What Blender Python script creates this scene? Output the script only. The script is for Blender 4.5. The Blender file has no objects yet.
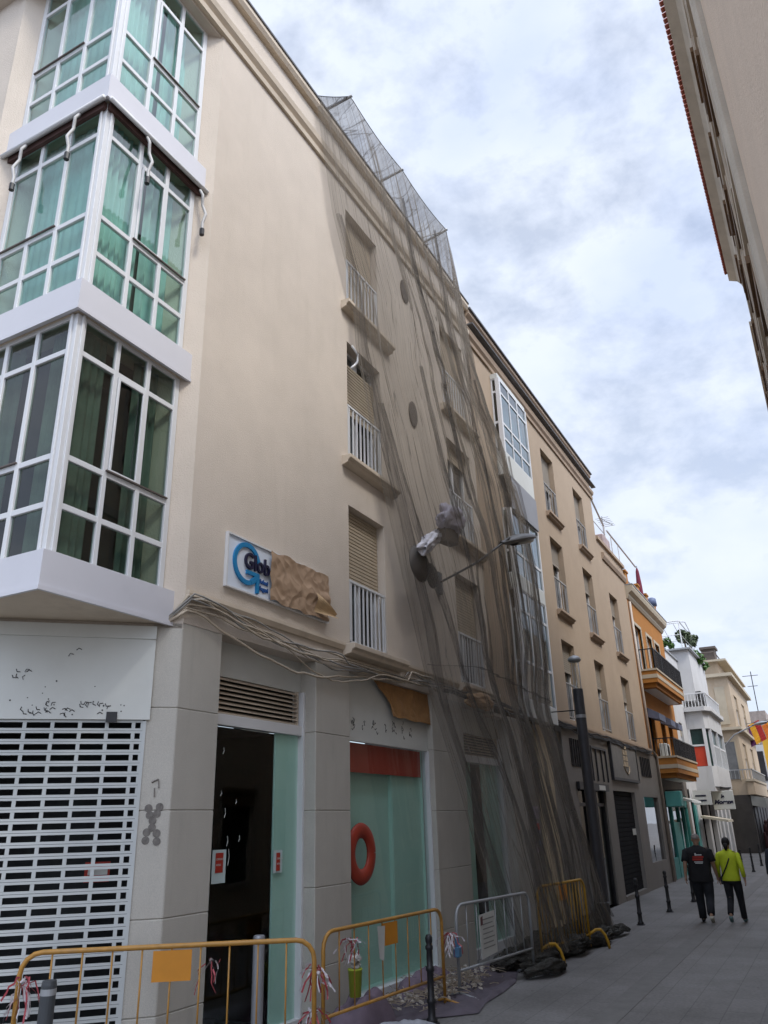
import bpy, bmesh, math, random
from mathutils import Vector, Matrix, noise
random.seed(7)
R = math.radians
PI = math.pi
scene = bpy.context.scene
COL = scene.collection

# ------------------------------------------------------------ camera
cam_d = bpy.data.cameras.new('camera'); cam = bpy.data.objects.new('camera', cam_d); COL.objects.link(cam)
cam_d.sensor_fit = 'VERTICAL'; cam_d.sensor_height = 36.0; cam_d.lens = 784.2 * 36.0 / 1024.0
cam_d.clip_start = 0.05; cam_d.clip_end = 2000
cam.matrix_world = Matrix(((0.47563843, -0.31396183, -0.82170314, 0.0),
                           (-0.87924606, -0.19767403, -0.43341822, 0.0),
                           (-0.02635260, 0.92862961, -0.37007106, 2.12),
                           (0, 0, 0, 1)))
scene.camera = cam

# ------------------------------------------------------------ sky, sun, exposure
SUN_EL, SUN_AZ = 54.0, -112.0          # azimuth measured from +X towards +Y
world = bpy.data.worlds.new('World'); scene.world = world; world.use_nodes = True
wn = world.node_tree.nodes; wl = world.node_tree.links
for n in list(wn): wn.remove(n)
wo = wn.new('ShaderNodeOutputWorld'); bg = wn.new('ShaderNodeBackground'); wl.new(bg.outputs[0], wo.inputs[0])
sky = wn.new('ShaderNodeTexSky'); sky.sky_type = 'NISHITA'; sky.sun_disc = False
sky.sun_elevation = R(SUN_EL); sky.sun_rotation = R(90.0 - SUN_AZ); sky.air_density = 1.0; sky.dust_density = 1.2
tc = wn.new('ShaderNodeTexCoord')
mp = wn.new('ShaderNodeMapping'); mp.inputs['Scale'].default_value = (1.0, 1.0, 1.7); wl.new(tc.outputs['Generated'], mp.inputs[0])
n1 = wn.new('ShaderNodeTexNoise'); n1.inputs['Scale'].default_value = 7.0; n1.inputs['Detail'].default_value = 7; n1.inputs['Roughness'].default_value = .60; n1.inputs['Distortion'].default_value = .1
wl.new(mp.outputs[0], n1.inputs['Vector'])
cr = wn.new('ShaderNodeValToRGB'); cr.color_ramp.elements[0].position = .36; cr.color_ramp.elements[1].position = .56
cr.color_ramp.elements[0].color = (.62, .62, .62, 1); cr.color_ramp.elements[1].color = (1, 1, 1, 1)
wl.new(n1.outputs['Fac'], cr.inputs[0])
n2 = wn.new('ShaderNodeTexNoise'); n2.inputs['Scale'].default_value = 4.5; n2.inputs['Detail'].default_value = 6; n2.inputs['Roughness'].default_value = .5
wl.new(mp.outputs[0], n2.inputs['Vector'])
cc = wn.new('ShaderNodeValToRGB')
cc.color_ramp.elements[0].position = .34; cc.color_ramp.elements[0].color = (4.6, 5.25, 6.7, 1)
cc.color_ramp.elements[1].position = .62; cc.color_ramp.elements[1].color = (5.6, 6.1, 7.1, 1)
wl.new(n2.outputs['Fac'], cc.inputs[0])
mx = wn.new('ShaderNodeMix'); mx.data_type = 'RGBA'
wl.new(cr.outputs[0], mx.inputs[0]); wl.new(sky.outputs[0], mx.inputs[6]); wl.new(cc.outputs[0], mx.inputs[7])
# glow added to the sky round the unseen sun to brighten the facades
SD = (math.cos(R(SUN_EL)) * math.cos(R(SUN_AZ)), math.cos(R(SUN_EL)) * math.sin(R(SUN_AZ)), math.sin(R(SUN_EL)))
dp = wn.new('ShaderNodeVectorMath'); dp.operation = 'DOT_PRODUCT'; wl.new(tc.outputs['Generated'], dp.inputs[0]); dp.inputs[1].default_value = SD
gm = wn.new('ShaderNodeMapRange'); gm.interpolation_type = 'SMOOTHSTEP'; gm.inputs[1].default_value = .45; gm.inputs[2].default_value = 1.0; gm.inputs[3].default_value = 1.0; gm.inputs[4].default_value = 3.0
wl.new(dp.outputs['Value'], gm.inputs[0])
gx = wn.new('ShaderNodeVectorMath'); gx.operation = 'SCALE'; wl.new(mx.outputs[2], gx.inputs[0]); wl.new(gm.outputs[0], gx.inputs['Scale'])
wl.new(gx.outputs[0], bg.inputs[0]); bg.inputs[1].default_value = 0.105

sun_d = bpy.data.lights.new('sun', 'SUN'); sun = bpy.data.objects.new('sun', sun_d); COL.objects.link(sun)
sun_d.energy = 1.7; sun_d.angle = R(14); sun_d.color = (1.0, .95, .87)
sv = Vector((math.cos(R(SUN_EL)) * math.cos(R(SUN_AZ)), math.cos(R(SUN_EL)) * math.sin(R(SUN_AZ)), math.sin(R(SUN_EL))))
sun.rotation_euler = (-sv).to_track_quat('-Z', 'Y').to_euler(); sun.location = (0, -10, 40)

scene.view_settings.view_transform = 'Standard'; scene.view_settings.look = 'None'
scene.view_settings.exposure = 0.60; scene.view_settings.gamma = 1.0
scene.view_settings.use_curve_mapping = False
scene.cycles.max_bounces = 6; scene.cycles.diffuse_bounces = 3; scene.cycles.glossy_bounces = 3
scene.cycles.transparent_max_bounces = 24; scene.cycles.transmission_bounces = 4
scene.cycles.caustics_reflective = False; scene.cycles.caustics_refractive = False
scene.cycles.use_denoising = True

# ------------------------------------------------------------ materials
MATS = {}
def _new(name):
    m = bpy.data.materials.new(name); m.use_nodes = True
    nt = m.node_tree; b = nt.nodes['Principled BSDF']; MATS[name] = m
    return m, nt, b
def surf(name, col, rough=.7, var=.12, scale=3.0, bump=.0, bscale=60.0, metal=0.0, stain=None, stain_amt=.0, spec=.4, vstreak=False, dirt=None):
    """plain surface with uneven colour (noise), optional stains and fine bump"""
    if name in MATS: return MATS[name]
    m, nt, b = _new(name); N = nt.nodes; L = nt.links
    b.inputs['Roughness'].default_value = rough; b.inputs['Metallic'].default_value = metal
    b.inputs['Specular IOR Level'].default_value = spec
    t = N.new('ShaderNodeTexCoord')
    n = N.new('ShaderNodeTexNoise'); n.inputs['Scale'].default_value = scale; n.inputs['Detail'].default_value = 6; n.inputs['Roughness'].default_value = .62
    L.new(t.outputs['Object'], n.inputs['Vector'])
    r = N.new('ShaderNodeValToRGB'); r.color_ramp.elements[0].position = .3; r.color_ramp.elements[1].position = .7
    c0 = [c * (1 - var) for c in col]; c1 = [min(1, c * (1 + var)) for c in col]
    r.color_ramp.elements[0].color = (*c0, 1); r.color_ramp.elements[1].color = (*c1, 1)
    L.new(n.outputs['Fac'], r.inputs[0]); out = r.outputs[0]
    if stain:
        mpn = N.new('ShaderNodeMapping'); mpn.inputs['Scale'].default_value = (2.2, 2.2, .35) if vstreak else (1, 1, 1)
        L.new(t.outputs['Object'], mpn.inputs[0])
        s = N.new('ShaderNodeTexNoise'); s.inputs['Scale'].default_value = 1.7; s.inputs['Detail'].default_value = 8; s.inputs['Roughness'].default_value = .7
        L.new(mpn.outputs[0], s.inputs['Vector'])
        sr = N.new('ShaderNodeValToRGB'); sr.color_ramp.elements[0].position = .52; sr.color_ramp.elements[1].position = .74
        sr.color_ramp.elements[1].color = (stain_amt, stain_amt, stain_amt, 1)
        L.new(s.outputs['Fac'], sr.inputs[0])
        mm = N.new('ShaderNodeMix'); mm.data_type = 'RGBA'; L.new(sr.outputs[0], mm.inputs[0]); L.new(out, mm.inputs[6]); mm.inputs[7].default_value = (*stain, 1)
        out = mm.outputs[2]
    L.new(out, b.inputs['Base Color'])
    if bump:
        bn = N.new('ShaderNodeTexNoise'); bn.inputs['Scale'].default_value = bscale; bn.inputs['Detail'].default_value = 4
        L.new(t.outputs['Object'], bn.inputs['Vector'])
        bp = N.new('ShaderNodeBump'); bp.inputs['Strength'].default_value = bump; bp.inputs['Distance'].default_value = .012
        L.new(bn.outputs['Fac'], bp.inputs['Height']); L.new(bp.outputs[0], b.inputs['Normal'])
    return m
def granite(name, col):
    if name in MATS: return MATS[name]
    m = surf(name, col, .6, .07, 1.3, .15, 90, stain=[c * .72 for c in col], stain_amt=.5, vstreak=True)
    nt = m.node_tree; N = nt.nodes; L = nt.links; b = N['Principled BSDF']
    src = b.inputs['Base Color'].links[0].from_socket
    t = N.new('ShaderNodeTexCoord'); s = N.new('ShaderNodeTexNoise'); s.inputs['Scale'].default_value = 170; s.inputs['Detail'].default_value = 3
    L.new(t.outputs['Object'], s.inputs['Vector'])
    r = N.new('ShaderNodeValToRGB'); r.color_ramp.elements[0].position = .38; r.color_ramp.elements[1].position = .62
    r.color_ramp.elements[0].color = (.86, .86, .87, 1); r.color_ramp.elements[1].color = (1.07, 1.06, 1.05, 1)
    L.new(s.outputs['Fac'], r.inputs[0])
    mm = N.new('ShaderNodeMix'); mm.data_type = 'RGBA'; mm.blend_type = 'MULTIPLY'; mm.inputs[0].default_value = 1
    L.new(src, mm.inputs[6]); L.new(r.outputs[0], mm.inputs[7]); L.new(mm.outputs[2], b.inputs['Base Color'])
    return m
def glass(name, tint=(.55, .75, .70), refl=.9, rough=.015, ior=1.5):
    """thin pane: tinted see-through plus mirror reflection growing with angle"""
    if name in MATS: return MATS[name]
    m, nt, b = _new(name); N = nt.nodes; L = nt.links
    N.remove(b); out = N['Material Output']
    tr = N.new('ShaderNodeBsdfTransparent'); tr.inputs[0].default_value = (*tint, 1)
    gl = N.new('ShaderNodeBsdfGlossy'); gl.inputs['Roughness'].default_value = rough; gl.inputs[0].default_value = (refl, refl, refl, 1)
    ge = N.new('ShaderNodeNewGeometry'); dt = N.new('ShaderNodeVectorMath'); dt.operation = 'DOT_PRODUCT'; L.new(ge.outputs['Normal'], dt.inputs[0]); L.new(ge.outputs['Incoming'], dt.inputs[1])
    ab = N.new('ShaderNodeMath'); ab.operation = 'ABSOLUTE'; L.new(dt.outputs['Value'], ab.inputs[0])
    om = N.new('ShaderNodeMath'); om.operation = 'SUBTRACT'; om.inputs[0].default_value = 1; L.new(ab.outputs[0], om.inputs[1])
    pw = N.new('ShaderNodeMath'); pw.operation = 'POWER'; L.new(om.outputs[0], pw.inputs[0]); pw.inputs[1].default_value = 4.0
    f0 = 2 * ((ior - 1) / (ior + 1)) ** 2
    fr = N.new('ShaderNodeMath'); fr.operation = 'MULTIPLY_ADD'; L.new(pw.outputs[0], fr.inputs[0]); fr.inputs[1].default_value = 1 - f0; fr.inputs[2].default_value = f0
    t = N.new('ShaderNodeTexCoord'); n = N.new('ShaderNodeTexNoise'); n.inputs['Scale'].default_value = 1.3
    L.new(t.outputs['Object'], n.inputs['Vector']); bp = N.new('ShaderNodeBump'); bp.inputs['Strength'].default_value = .12; bp.inputs['Distance'].default_value = .02
    L.new(n.outputs['Fac'], bp.inputs['Height']); L.new(bp.outputs[0], gl.inputs['Normal'])
    mx = N.new('ShaderNodeMixShader'); L.new(fr.outputs[0], mx.inputs[0]); L.new(tr.outputs[0], mx.inputs[1]); L.new(gl.outputs[0], mx.inputs[2])
    L.new(mx.outputs[0], out.inputs[0]); return m
def netmat(name, col, lo, hi, fu=40, fv=1.2):
    """debris netting: thread cover varies in long vertical folds"""
    if name in MATS: return MATS[name]
    m, nt, b = _new(name); N = nt.nodes; L = nt.links; N.remove(b); out = N['Material Output']
    uv = N.new('ShaderNodeUVMap'); uv.uv_map = 'UVMap'
    def stripes(su, sv, p0, p1, a, c, dist=.4):
        mpn = N.new('ShaderNodeMapping'); mpn.inputs['Scale'].default_value = (su, sv, 1); L.new(uv.outputs[0], mpn.inputs[0])
        n = N.new('ShaderNodeTexNoise'); n.inputs['Scale'].default_value = 1; n.inputs['Detail'].default_value = 5; n.inputs['Roughness'].default_value = .6; n.inputs['Distortion'].default_value = dist
        L.new(mpn.outputs[0], n.inputs['Vector'])
        r = N.new('ShaderNodeMapRange'); r.inputs[1].default_value = p0; r.inputs[2].default_value = p1; r.inputs[3].default_value = a; r.inputs[4].default_value = c
        L.new(n.outputs['Fac'], r.inputs[0]); return r.outputs[0]
    s1 = stripes(fu, fv, .35, .72, 0, 1); s2 = stripes(fu * 4, fv * 1.5, .45, .7, 0, 1); s3 = stripes(2.2, .6, .35, .65, 0, 1)
    # thin crease lines where |noise-.5| is small
    mpn = N.new('ShaderNodeMapping'); mpn.inputs['Scale'].default_value = (fu * .85, fv * .9, 1); L.new(uv.outputs[0], mpn.inputs[0])
    n = N.new('ShaderNodeTexNoise'); n.inputs['Scale'].default_value = 1; n.inputs['Detail'].default_value = 2; n.inputs['Distortion'].default_value = .8
    L.new(mpn.outputs[0], n.inputs['Vector'])
    sb = N.new('ShaderNodeMath'); sb.operation = 'SUBTRACT'; sb.inputs[1].default_value = .5; L.new(n.outputs['Fac'], sb.inputs[0])
    ab = N.new('ShaderNodeMath'); ab.operation = 'ABSOLUTE'; L.new(sb.outputs[0], ab.inputs[0])
    cr_ = N.new('ShaderNodeMapRange'); cr_.inputs[1].default_value = .0; cr_.inputs[2].default_value = .016; cr_.inputs[3].default_value = 1; cr_.inputs[4].default_value = 0
    mpb = N.new('ShaderNodeMapping'); mpb.inputs['Scale'].default_value = (fu * 2.3, fv * 1.6, 1); mpb.inputs['Rotation'].default_value = (0, 0, .05); L.new(uv.outputs[0], mpb.inputs[0])
    nb_ = N.new('ShaderNodeTexNoise'); nb_.inputs['Scale'].default_value = 1; nb_.inputs['Detail'].default_value = 1; nb_.inputs['Distortion'].default_value = 1.2; L.new(mpb.outputs[0], nb_.inputs['Vector'])
    sb2 = N.new('ShaderNodeMath'); sb2.operation = 'SUBTRACT'; sb2.inputs[1].default_value = .5; L.new(nb_.outputs['Fac'], sb2.inputs[0])
    ab2 = N.new('ShaderNodeMath'); ab2.operation = 'ABSOLUTE'; L.new(sb2.outputs[0], ab2.inputs[0])
    cr2 = N.new('ShaderNodeMapRange'); cr2.inputs[1].default_value = .0; cr2.inputs[2].default_value = .03; cr2.inputs[3].default_value = 1; cr2.inputs[4].default_value = 0; L.new(ab2.outputs[0], cr2.inputs[0])
    L.new(ab.outputs[0], cr_.inputs[0])
    def mad(x, k, y=None):
        q = N.new('ShaderNodeMath'); q.operation = 'MULTIPLY_ADD'; L.new(x, q.inputs[0]); q.inputs[1].default_value = k
        if y is None: q.inputs[2].default_value = lo
        else: L.new(y, q.inputs[2])
        return q.outputs[0]
    d = hi - lo
    a = mad(s1, d * .42); a = mad(s2, d * .28, a); a = mad(s3, d * .3, a); a = mad(cr_.outputs[0], .5, a); a = mad(cr2.outputs[0], .22, a)
    cl = N.new('ShaderNodeClamp'); L.new(a, cl.inputs[0]); cl.inputs[2].default_value = .93
    df = N.new('ShaderNodeBsdfDiffuse'); df.inputs[0].default_value = (*col, 1)
    tl = N.new('ShaderNodeBsdfTranslucent'); tl.inputs[0].default_value = (*[c * .8 for c in col], 1)
    m0 = N.new('ShaderNodeMixShader'); m0.inputs[0].default_value = .35; L.new(df.outputs[0], m0.inputs[1]); L.new(tl.outputs[0], m0.inputs[2])
    tr = N.new('ShaderNodeBsdfTransparent')
    mx = N.new('ShaderNodeMixShader'); L.new(cl.outputs[0], mx.inputs[0]); L.new(tr.outputs[0], mx.inputs[1]); L.new(m0.outputs[0], mx.inputs[2])
    L.new(mx.outputs[0], out.inputs[0]); return m

A_WALL = surf('render_greige', (.59, .518, .44), .9, .05, 1.6, .5, 60, stain=(.50, .44, .36), stain_amt=.4, vstreak=True)
A_TRIM = surf('trim_cream', (.60, .51, .40), .8, .07, 2, .1, 60, stain=(.33, .27, .2), stain_amt=.5)
B_WALL = surf('render_tan', (.37, .285, .205), .9, .06, 1.4, .5, 55, stain=(.31, .235, .165), stain_amt=.4, vstreak=True)
B_TRIM = surf('trim_tan', (.36, .27, .195), .85, .09, 2, stain=(.2, .16, .12), stain_amt=.5)
JAMB = surf('jamb_cream', (.66, .58, .48), .85, .04, 2)
PILLAR = granite('granite_grey', (.49, .465, .41))
STONE_B = granite('granite_dark', (.20, .185, .165))
WHITE = surf('white_aluminium', (.66, .665, .67), .35, .03, 2, spec=.5)
WHITE_P = surf('white_panel', (.59, .60, .565), .45, .05, 1.2, stain=(.50, .50, .47), stain_amt=.35)
BAND = surf('bay_panel_white', (.62, .615, .65), .4, .03, 1.1, stain=(.5, .5, .54), stain_amt=.25)
SHUT = surf('shutter_metal', (.50, .52, .51), .4, .05, 2)
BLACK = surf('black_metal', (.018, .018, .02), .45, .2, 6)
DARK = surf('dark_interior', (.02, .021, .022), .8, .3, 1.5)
GREY_M = surf('grey_metal', (.33, .34, .35), .45, .08, 5, metal=.3)
BLIND = surf('blind_beige', (.42, .35, .26), .7, .06, 5)
CURT = surf('curtain_green', (.46, .60, .56), .9, .12, 2)
CURT_D = surf('curtain_dark', (.10, .17, .14), .9, .3, 2)
TEAL = surf('teal_panel', (.50, .70, .62), .75, .05, .8, stain=(.38, .62, .54), stain_amt=.5)
GL_BAY = glass('glass_bay', (.66, .84, .80), .85, ior=1.45)
GL_DK = glass('glass_dark', (.50, .60, .55), .85, ior=1.42)
GL_SHOP = glass('glass_shop', (.88, .97, .95), .7, ior=1.38)
GL_FAR = glass('glass_far', (.3, .36, .38), .9)
RED = surf('red_paint', (.38, .028, .015), .55, .15, 4)
KRAFT = surf('kraft_paper', (.40, .235, .105), .75, .14, 9, .5, 25)
ORANGE = surf('render_orange', (.36, .15, .03), .9, .08, 1.2, .3, 40, stain=(.25, .10, .025), stain_amt=.5)
OR_TRIM = surf('trim_sand', (.42, .36, .27), .8, .08, 2)
WHITE_W = surf('limewash_white', (.52, .52, .52), .9, .06, 1, .3, 30, stain=(.38, .37, .35), stain_amt=.55, vstreak=True)
CREAM = surf('render_cream', (.43, .345, .25), .9, .08, 1, .3, 30, stain=(.36, .25, .15), stain_amt=.6, vstreak=True)
YEL = surf('barrier_yellow', (.40, .20, .035), .45, .16, 14, spec=.5, stain=(.24, .16, .10), stain_amt=.7)
PLATE = surf('plate_orange', (.55, .22, .02), .5, .08, 4)
ASPH = None

# ------------------------------------------------------------ mesh builder
class MB:
    def __init__(s): s.v = []; s.f = []; s.uv = {}
    def add(s, vs, fs):
        o = len(s.v); s.v += [tuple(v) for v in vs]; s.f += [tuple(i + o for i in f) for f in fs]; return s
    def box(s, x0, x1, y0, y1, z0, z1):
        if x0 > x1: x0, x1 = x1, x0
        if y0 > y1: y0, y1 = y1, y0
        if z0 > z1: z0, z1 = z1, z0
        vs = [(x0, y0, z0), (x1, y0, z0), (x1, y1, z0), (x0, y1, z0), (x0, y0, z1), (x1, y0, z1), (x1, y1, z1), (x0, y1, z1)]
        return s.add(vs, [(0, 3, 2, 1), (4, 5, 6, 7), (0, 1, 5, 4), (1, 2, 6, 5), (2, 3, 7, 6), (3, 0, 4, 7)])
    def obox(s, o, ax, ay, az):
        """box from corner o along three vectors"""
        o = Vector(o); ax = Vector(ax); ay = Vector(ay); az = Vector(az)
        vs = [o, o + ax, o + ax + ay, o + ay, o + az, o + ax + az, o + ax + ay + az, o + ay + az]
        return s.add(vs, [(0, 3, 2, 1), (4, 5, 6, 7), (0, 1, 5, 4), (1, 2, 6, 5), (2, 3, 7, 6), (3, 0, 4, 7)])
    def quad(s, a, b, c, d): return s.add([a, b, c, d], [(0, 1, 2, 3)])
    def prism(s, poly, z0, z1):
        n = len(poly); vs = [(p[0], p[1], z0) for p in poly] + [(p[0], p[1], z1) for p in poly]
        fs = [tuple(range(n))[::-1], tuple(range(n, 2 * n))] + [(i, (i + 1) % n, n + (i + 1) % n, n + i) for i in range(n)]
        return s.add(vs, fs)
    def prism_y(s, poly, y0, y1):
        n = len(poly); vs = [(p[0], y0, p[1]) for p in poly] + [(p[0], y1, p[1]) for p in poly]
        fs = [tuple(range(n)), tuple(range(n, 2 * n))[::-1]] + [(i, n + i, n + (i + 1) % n, (i + 1) % n) for i in range(n)]
        return s.add(vs, fs)
    def prism_x(s, poly, x0, x1):
        n = len(poly); vs = [(x0, p[0], p[1]) for p in poly] + [(x1, p[0], p[1]) for p in poly]
        fs = [tuple(range(n))[::-1], tuple(range(n, 2 * n))] + [(i, (i + 1) % n, n + (i + 1) % n, n + i) for i in range(n)]
        return s.add(vs, fs)
    def tube(s, pts, r, n=8, cap=True):
        pts = [Vector(p) for p in pts]; rs = r if isinstance(r, (list, tuple)) else [r] * len(pts)
        rings = []; prev = None
        for i, p in enumerate(pts):
            a = pts[max(0, i - 1)]; b = pts[min(len(pts) - 1, i + 1)]; d = (b - a)
            if d.length < 1e-9: d = Vector((0, 0, 1))
            d.normalize()
            if prev is None:
                up = Vector((0, 0, 1)) if abs(d.z) < .9 else Vector((1, 0, 0))
                u = d.cross(up).normalized()
            else:
                u = (prev - d * prev.dot(d)).normalized()
            prev = u; w = d.cross(u)
            rings.append([p + (u * math.cos(2 * PI * k / n) + w * math.sin(2 * PI * k / n)) * rs[i] for k in range(n)])
        vs = [v for rg in rings for v in rg]; fs = []
        for i in range(len(pts) - 1):
            for k in range(n):
                fs.append((i * n + k, i * n + (k + 1) % n, (i + 1) * n + (k + 1) % n, (i + 1) * n + k))
        if cap: fs += [tuple(range(n))[::-1], tuple((len(pts) - 1) * n + k for k in range(n))]
        return s.add(vs, fs)
    def lathe(s, prof, c, n=16):
        vs = []; fs = []
        for (r, z) in prof:
            for k in range(n): vs.append((c[0] + r * math.cos(2 * PI * k / n), c[1] + r * math.sin(2 * PI * k / n), c[2] + z))
        m = len(prof)
        for i in range(m - 1):
            for k in range(n): fs.append((i * n + k, i * n + (k + 1) % n, (i + 1) * n + (k + 1) % n, (i + 1) * n + k))
        fs += [tuple(range(n))[::-1], tuple((m - 1) * n + k for k in range(n))]
        return s.add(vs, fs)
    def grid(s, nu, nv, fn, uvs=None):
        o = len(s.v)
        for j in range(nv + 1):
            for i in range(nu + 1):
                s.v.append(tuple(fn(i / nu, j / nv)))
                if uvs: s.uv[len(s.v) - 1] = (i / nu * uvs[0], j / nv * uvs[1])
        for j in range(nv):
            for i in range(nu):
                a = o + j * (nu + 1) + i; s.f.append((a, a + 1, a + nu + 2, a + nu + 1))
        return s
    def build(s, name, mat, parent=None, bevel=0, smooth=False, kind=None):
        me = bpy.data.meshes.new(name); base = Vector((0, 0, 0))
        q = parent
        while q is not None: base += q.location; q = q.parent
        me.from_pydata([(v[0] - base.x, v[1] - base.y, v[2] - base.z) for v in s.v], [], s.f); me.update()
        if s.uv:
            ul = me.uv_layers.new(name='UVMap')
            for lp in me.loops: ul.data[lp.index].uv = s.uv.get(lp.vertex_index, (0, 0))
        me.materials.append(mat)
        if smooth:
            for p in me.polygons: p.use_smooth = True
        o = bpy.data.objects.new(name, me); COL.objects.link(o)
        if parent is not None: o.parent = parent
        if bevel:
            b = o.modifiers.new('bevel', 'BEVEL'); b.width = bevel; b.segments = 1; b.limit_method = 'ANGLE'; b.angle_limit = R(40)
        if kind: o['kind'] = kind
        return o

def tag(o, label=None, cat=None, group=None, kind=None):
    if label: o['label'] = label
    if cat: o['category'] = cat
    if group: o['group'] = group
    if kind: o['kind'] = kind
    return o
def thing(name, label, cat, loc=(0, 0, 0), group=None):
    o = bpy.data.objects.new(name, None); COL.objects.link(o); o.location = loc; o.empty_display_size = .2
    return tag(o, label, cat, group)
def dup(root, loc, rz=None, label=None, group=None):
    r = root.copy(); COL.objects.link(r); r.location = loc
    if rz is not None: r.rotation_euler = (0, 0, rz)
    if label: r['label'] = label
    if group: r['group'] = group
    for ch in list(root.children):
        c = ch.copy(); COL.objects.link(c); c.parent = r
        for g in ch.children:
            d = g.copy(); COL.objects.link(d); d.parent = c
    return r
def text_mesh(txt, mat, parent, origin, xdir, zdir, size, depth=.004, name='lettering', shear=0, bold=0, align='LEFT', sx=1.0):
    cu = bpy.data.curves.new(name, 'FONT'); cu.body = txt; cu.size = size; cu.extrude = depth; cu.shear = shear; cu.offset = bold; cu.align_x = align
    cu.resolution_u = 3
    to = bpy.data.objects.new(name, cu); COL.objects.link(to)
    bpy.context.view_layer.update()
    me = bpy.data.meshes.new_from_object(to.evaluated_get(bpy.context.evaluated_depsgraph_get()))
    bpy.data.objects.remove(to); bpy.data.curves.remove(cu)
    X = Vector(xdir).normalized(); Z = Vector(zdir).normalized(); Y = X.cross(Z)
    base = Vector((0, 0, 0)); q = parent
    while q is not None: base += q.location; q = q.parent
    o0 = Vector(origin) - base
    for v in me.vertices:
        c = v.co.copy(); v.co = o0 + X * c.x * sx + Z * c.y - Y * c.z
    me.materials.clear(); me.materials.append(mat)
    o = bpy.data.objects.new(name, me); COL.objects.link(o)
    if parent is not None: o.parent = parent
    return o

def wall_mesh(mb, x0, x1, z0, z1, y, holes, depth=.22, back=None):
    """street wall in plane y with rectangular openings and their reveals (depth into +y)"""
    xs = sorted({x0, x1, *[h[0] for h in holes], *[h[1] for h in holes]}); zs = sorted({z0, z1, *[h[2] for h in holes], *[h[3] for h in holes]})
    for i in range(len(xs) - 1):
        for j in range(len(zs) - 1):
            cx = (xs[i] + xs[i + 1]) / 2; cz = (zs[j] + zs[j + 1]) / 2
            if cx < x0 or cx > x1 or cz < z0 or cz > z1: continue
            if any(h[0] < cx < h[1] and h[2] < cz < h[3] for h in holes): continue
            mb.quad((xs[i], y, zs[j]), (xs[i + 1], y, zs[j]), (xs[i + 1], y, zs[j + 1]), (xs[i], y, zs[j + 1]))
    for (a, b, c, d) in [h[:4] for h in holes]:
        Y = y + depth
        mb.quad((a, y, c), (a, Y, c), (a, Y, d), (a, y, d)); mb.quad((b, y, c), (b, y, d), (b, Y, d), (b, Y, c))
        mb.quad((a, y, d), (a, Y, d), (b, Y, d), (b, y, d)); mb.quad((a, y, c), (b, y, c), (b, Y, c), (a, Y, c))
    bk = back if back is not None else y + 6
    mb.quad((x0, y, z0), (x0, y, z1), (x0, bk, z1), (x0, bk, z0)); mb.quad((x1, y, z0), (x1, bk, z0), (x1, bk, z1), (x1, y, z1))
    mb.quad((x0, y, z1), (x1, y, z1), (x1, bk, z1), (x0, bk, z1))
    return mb
def curtain(mb, a, b, z0, z1, amp=.025, waves=9, off=(0, 0)):
    a = Vector((*a, 0)); b = Vector((*b, 0)); d = b - a; n = Vector((-d.y, d.x, 0)).normalized()
    ph = random.random() * 6
    def fn(u, v):
        p = a + d * u + n * (amp * math.sin(u * waves * 2 * PI + ph + .5 * math.sin(u * 9)) * (1 - .3 * v) + amp * .4 * math.sin(u * 31 + v * 2))
        return (p.x, p.y, z1 + (z0 - z1) * v + .01 * math.sin(u * waves * 2 * PI))
    mb.grid(int(waves * 8), 3, fn)

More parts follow.
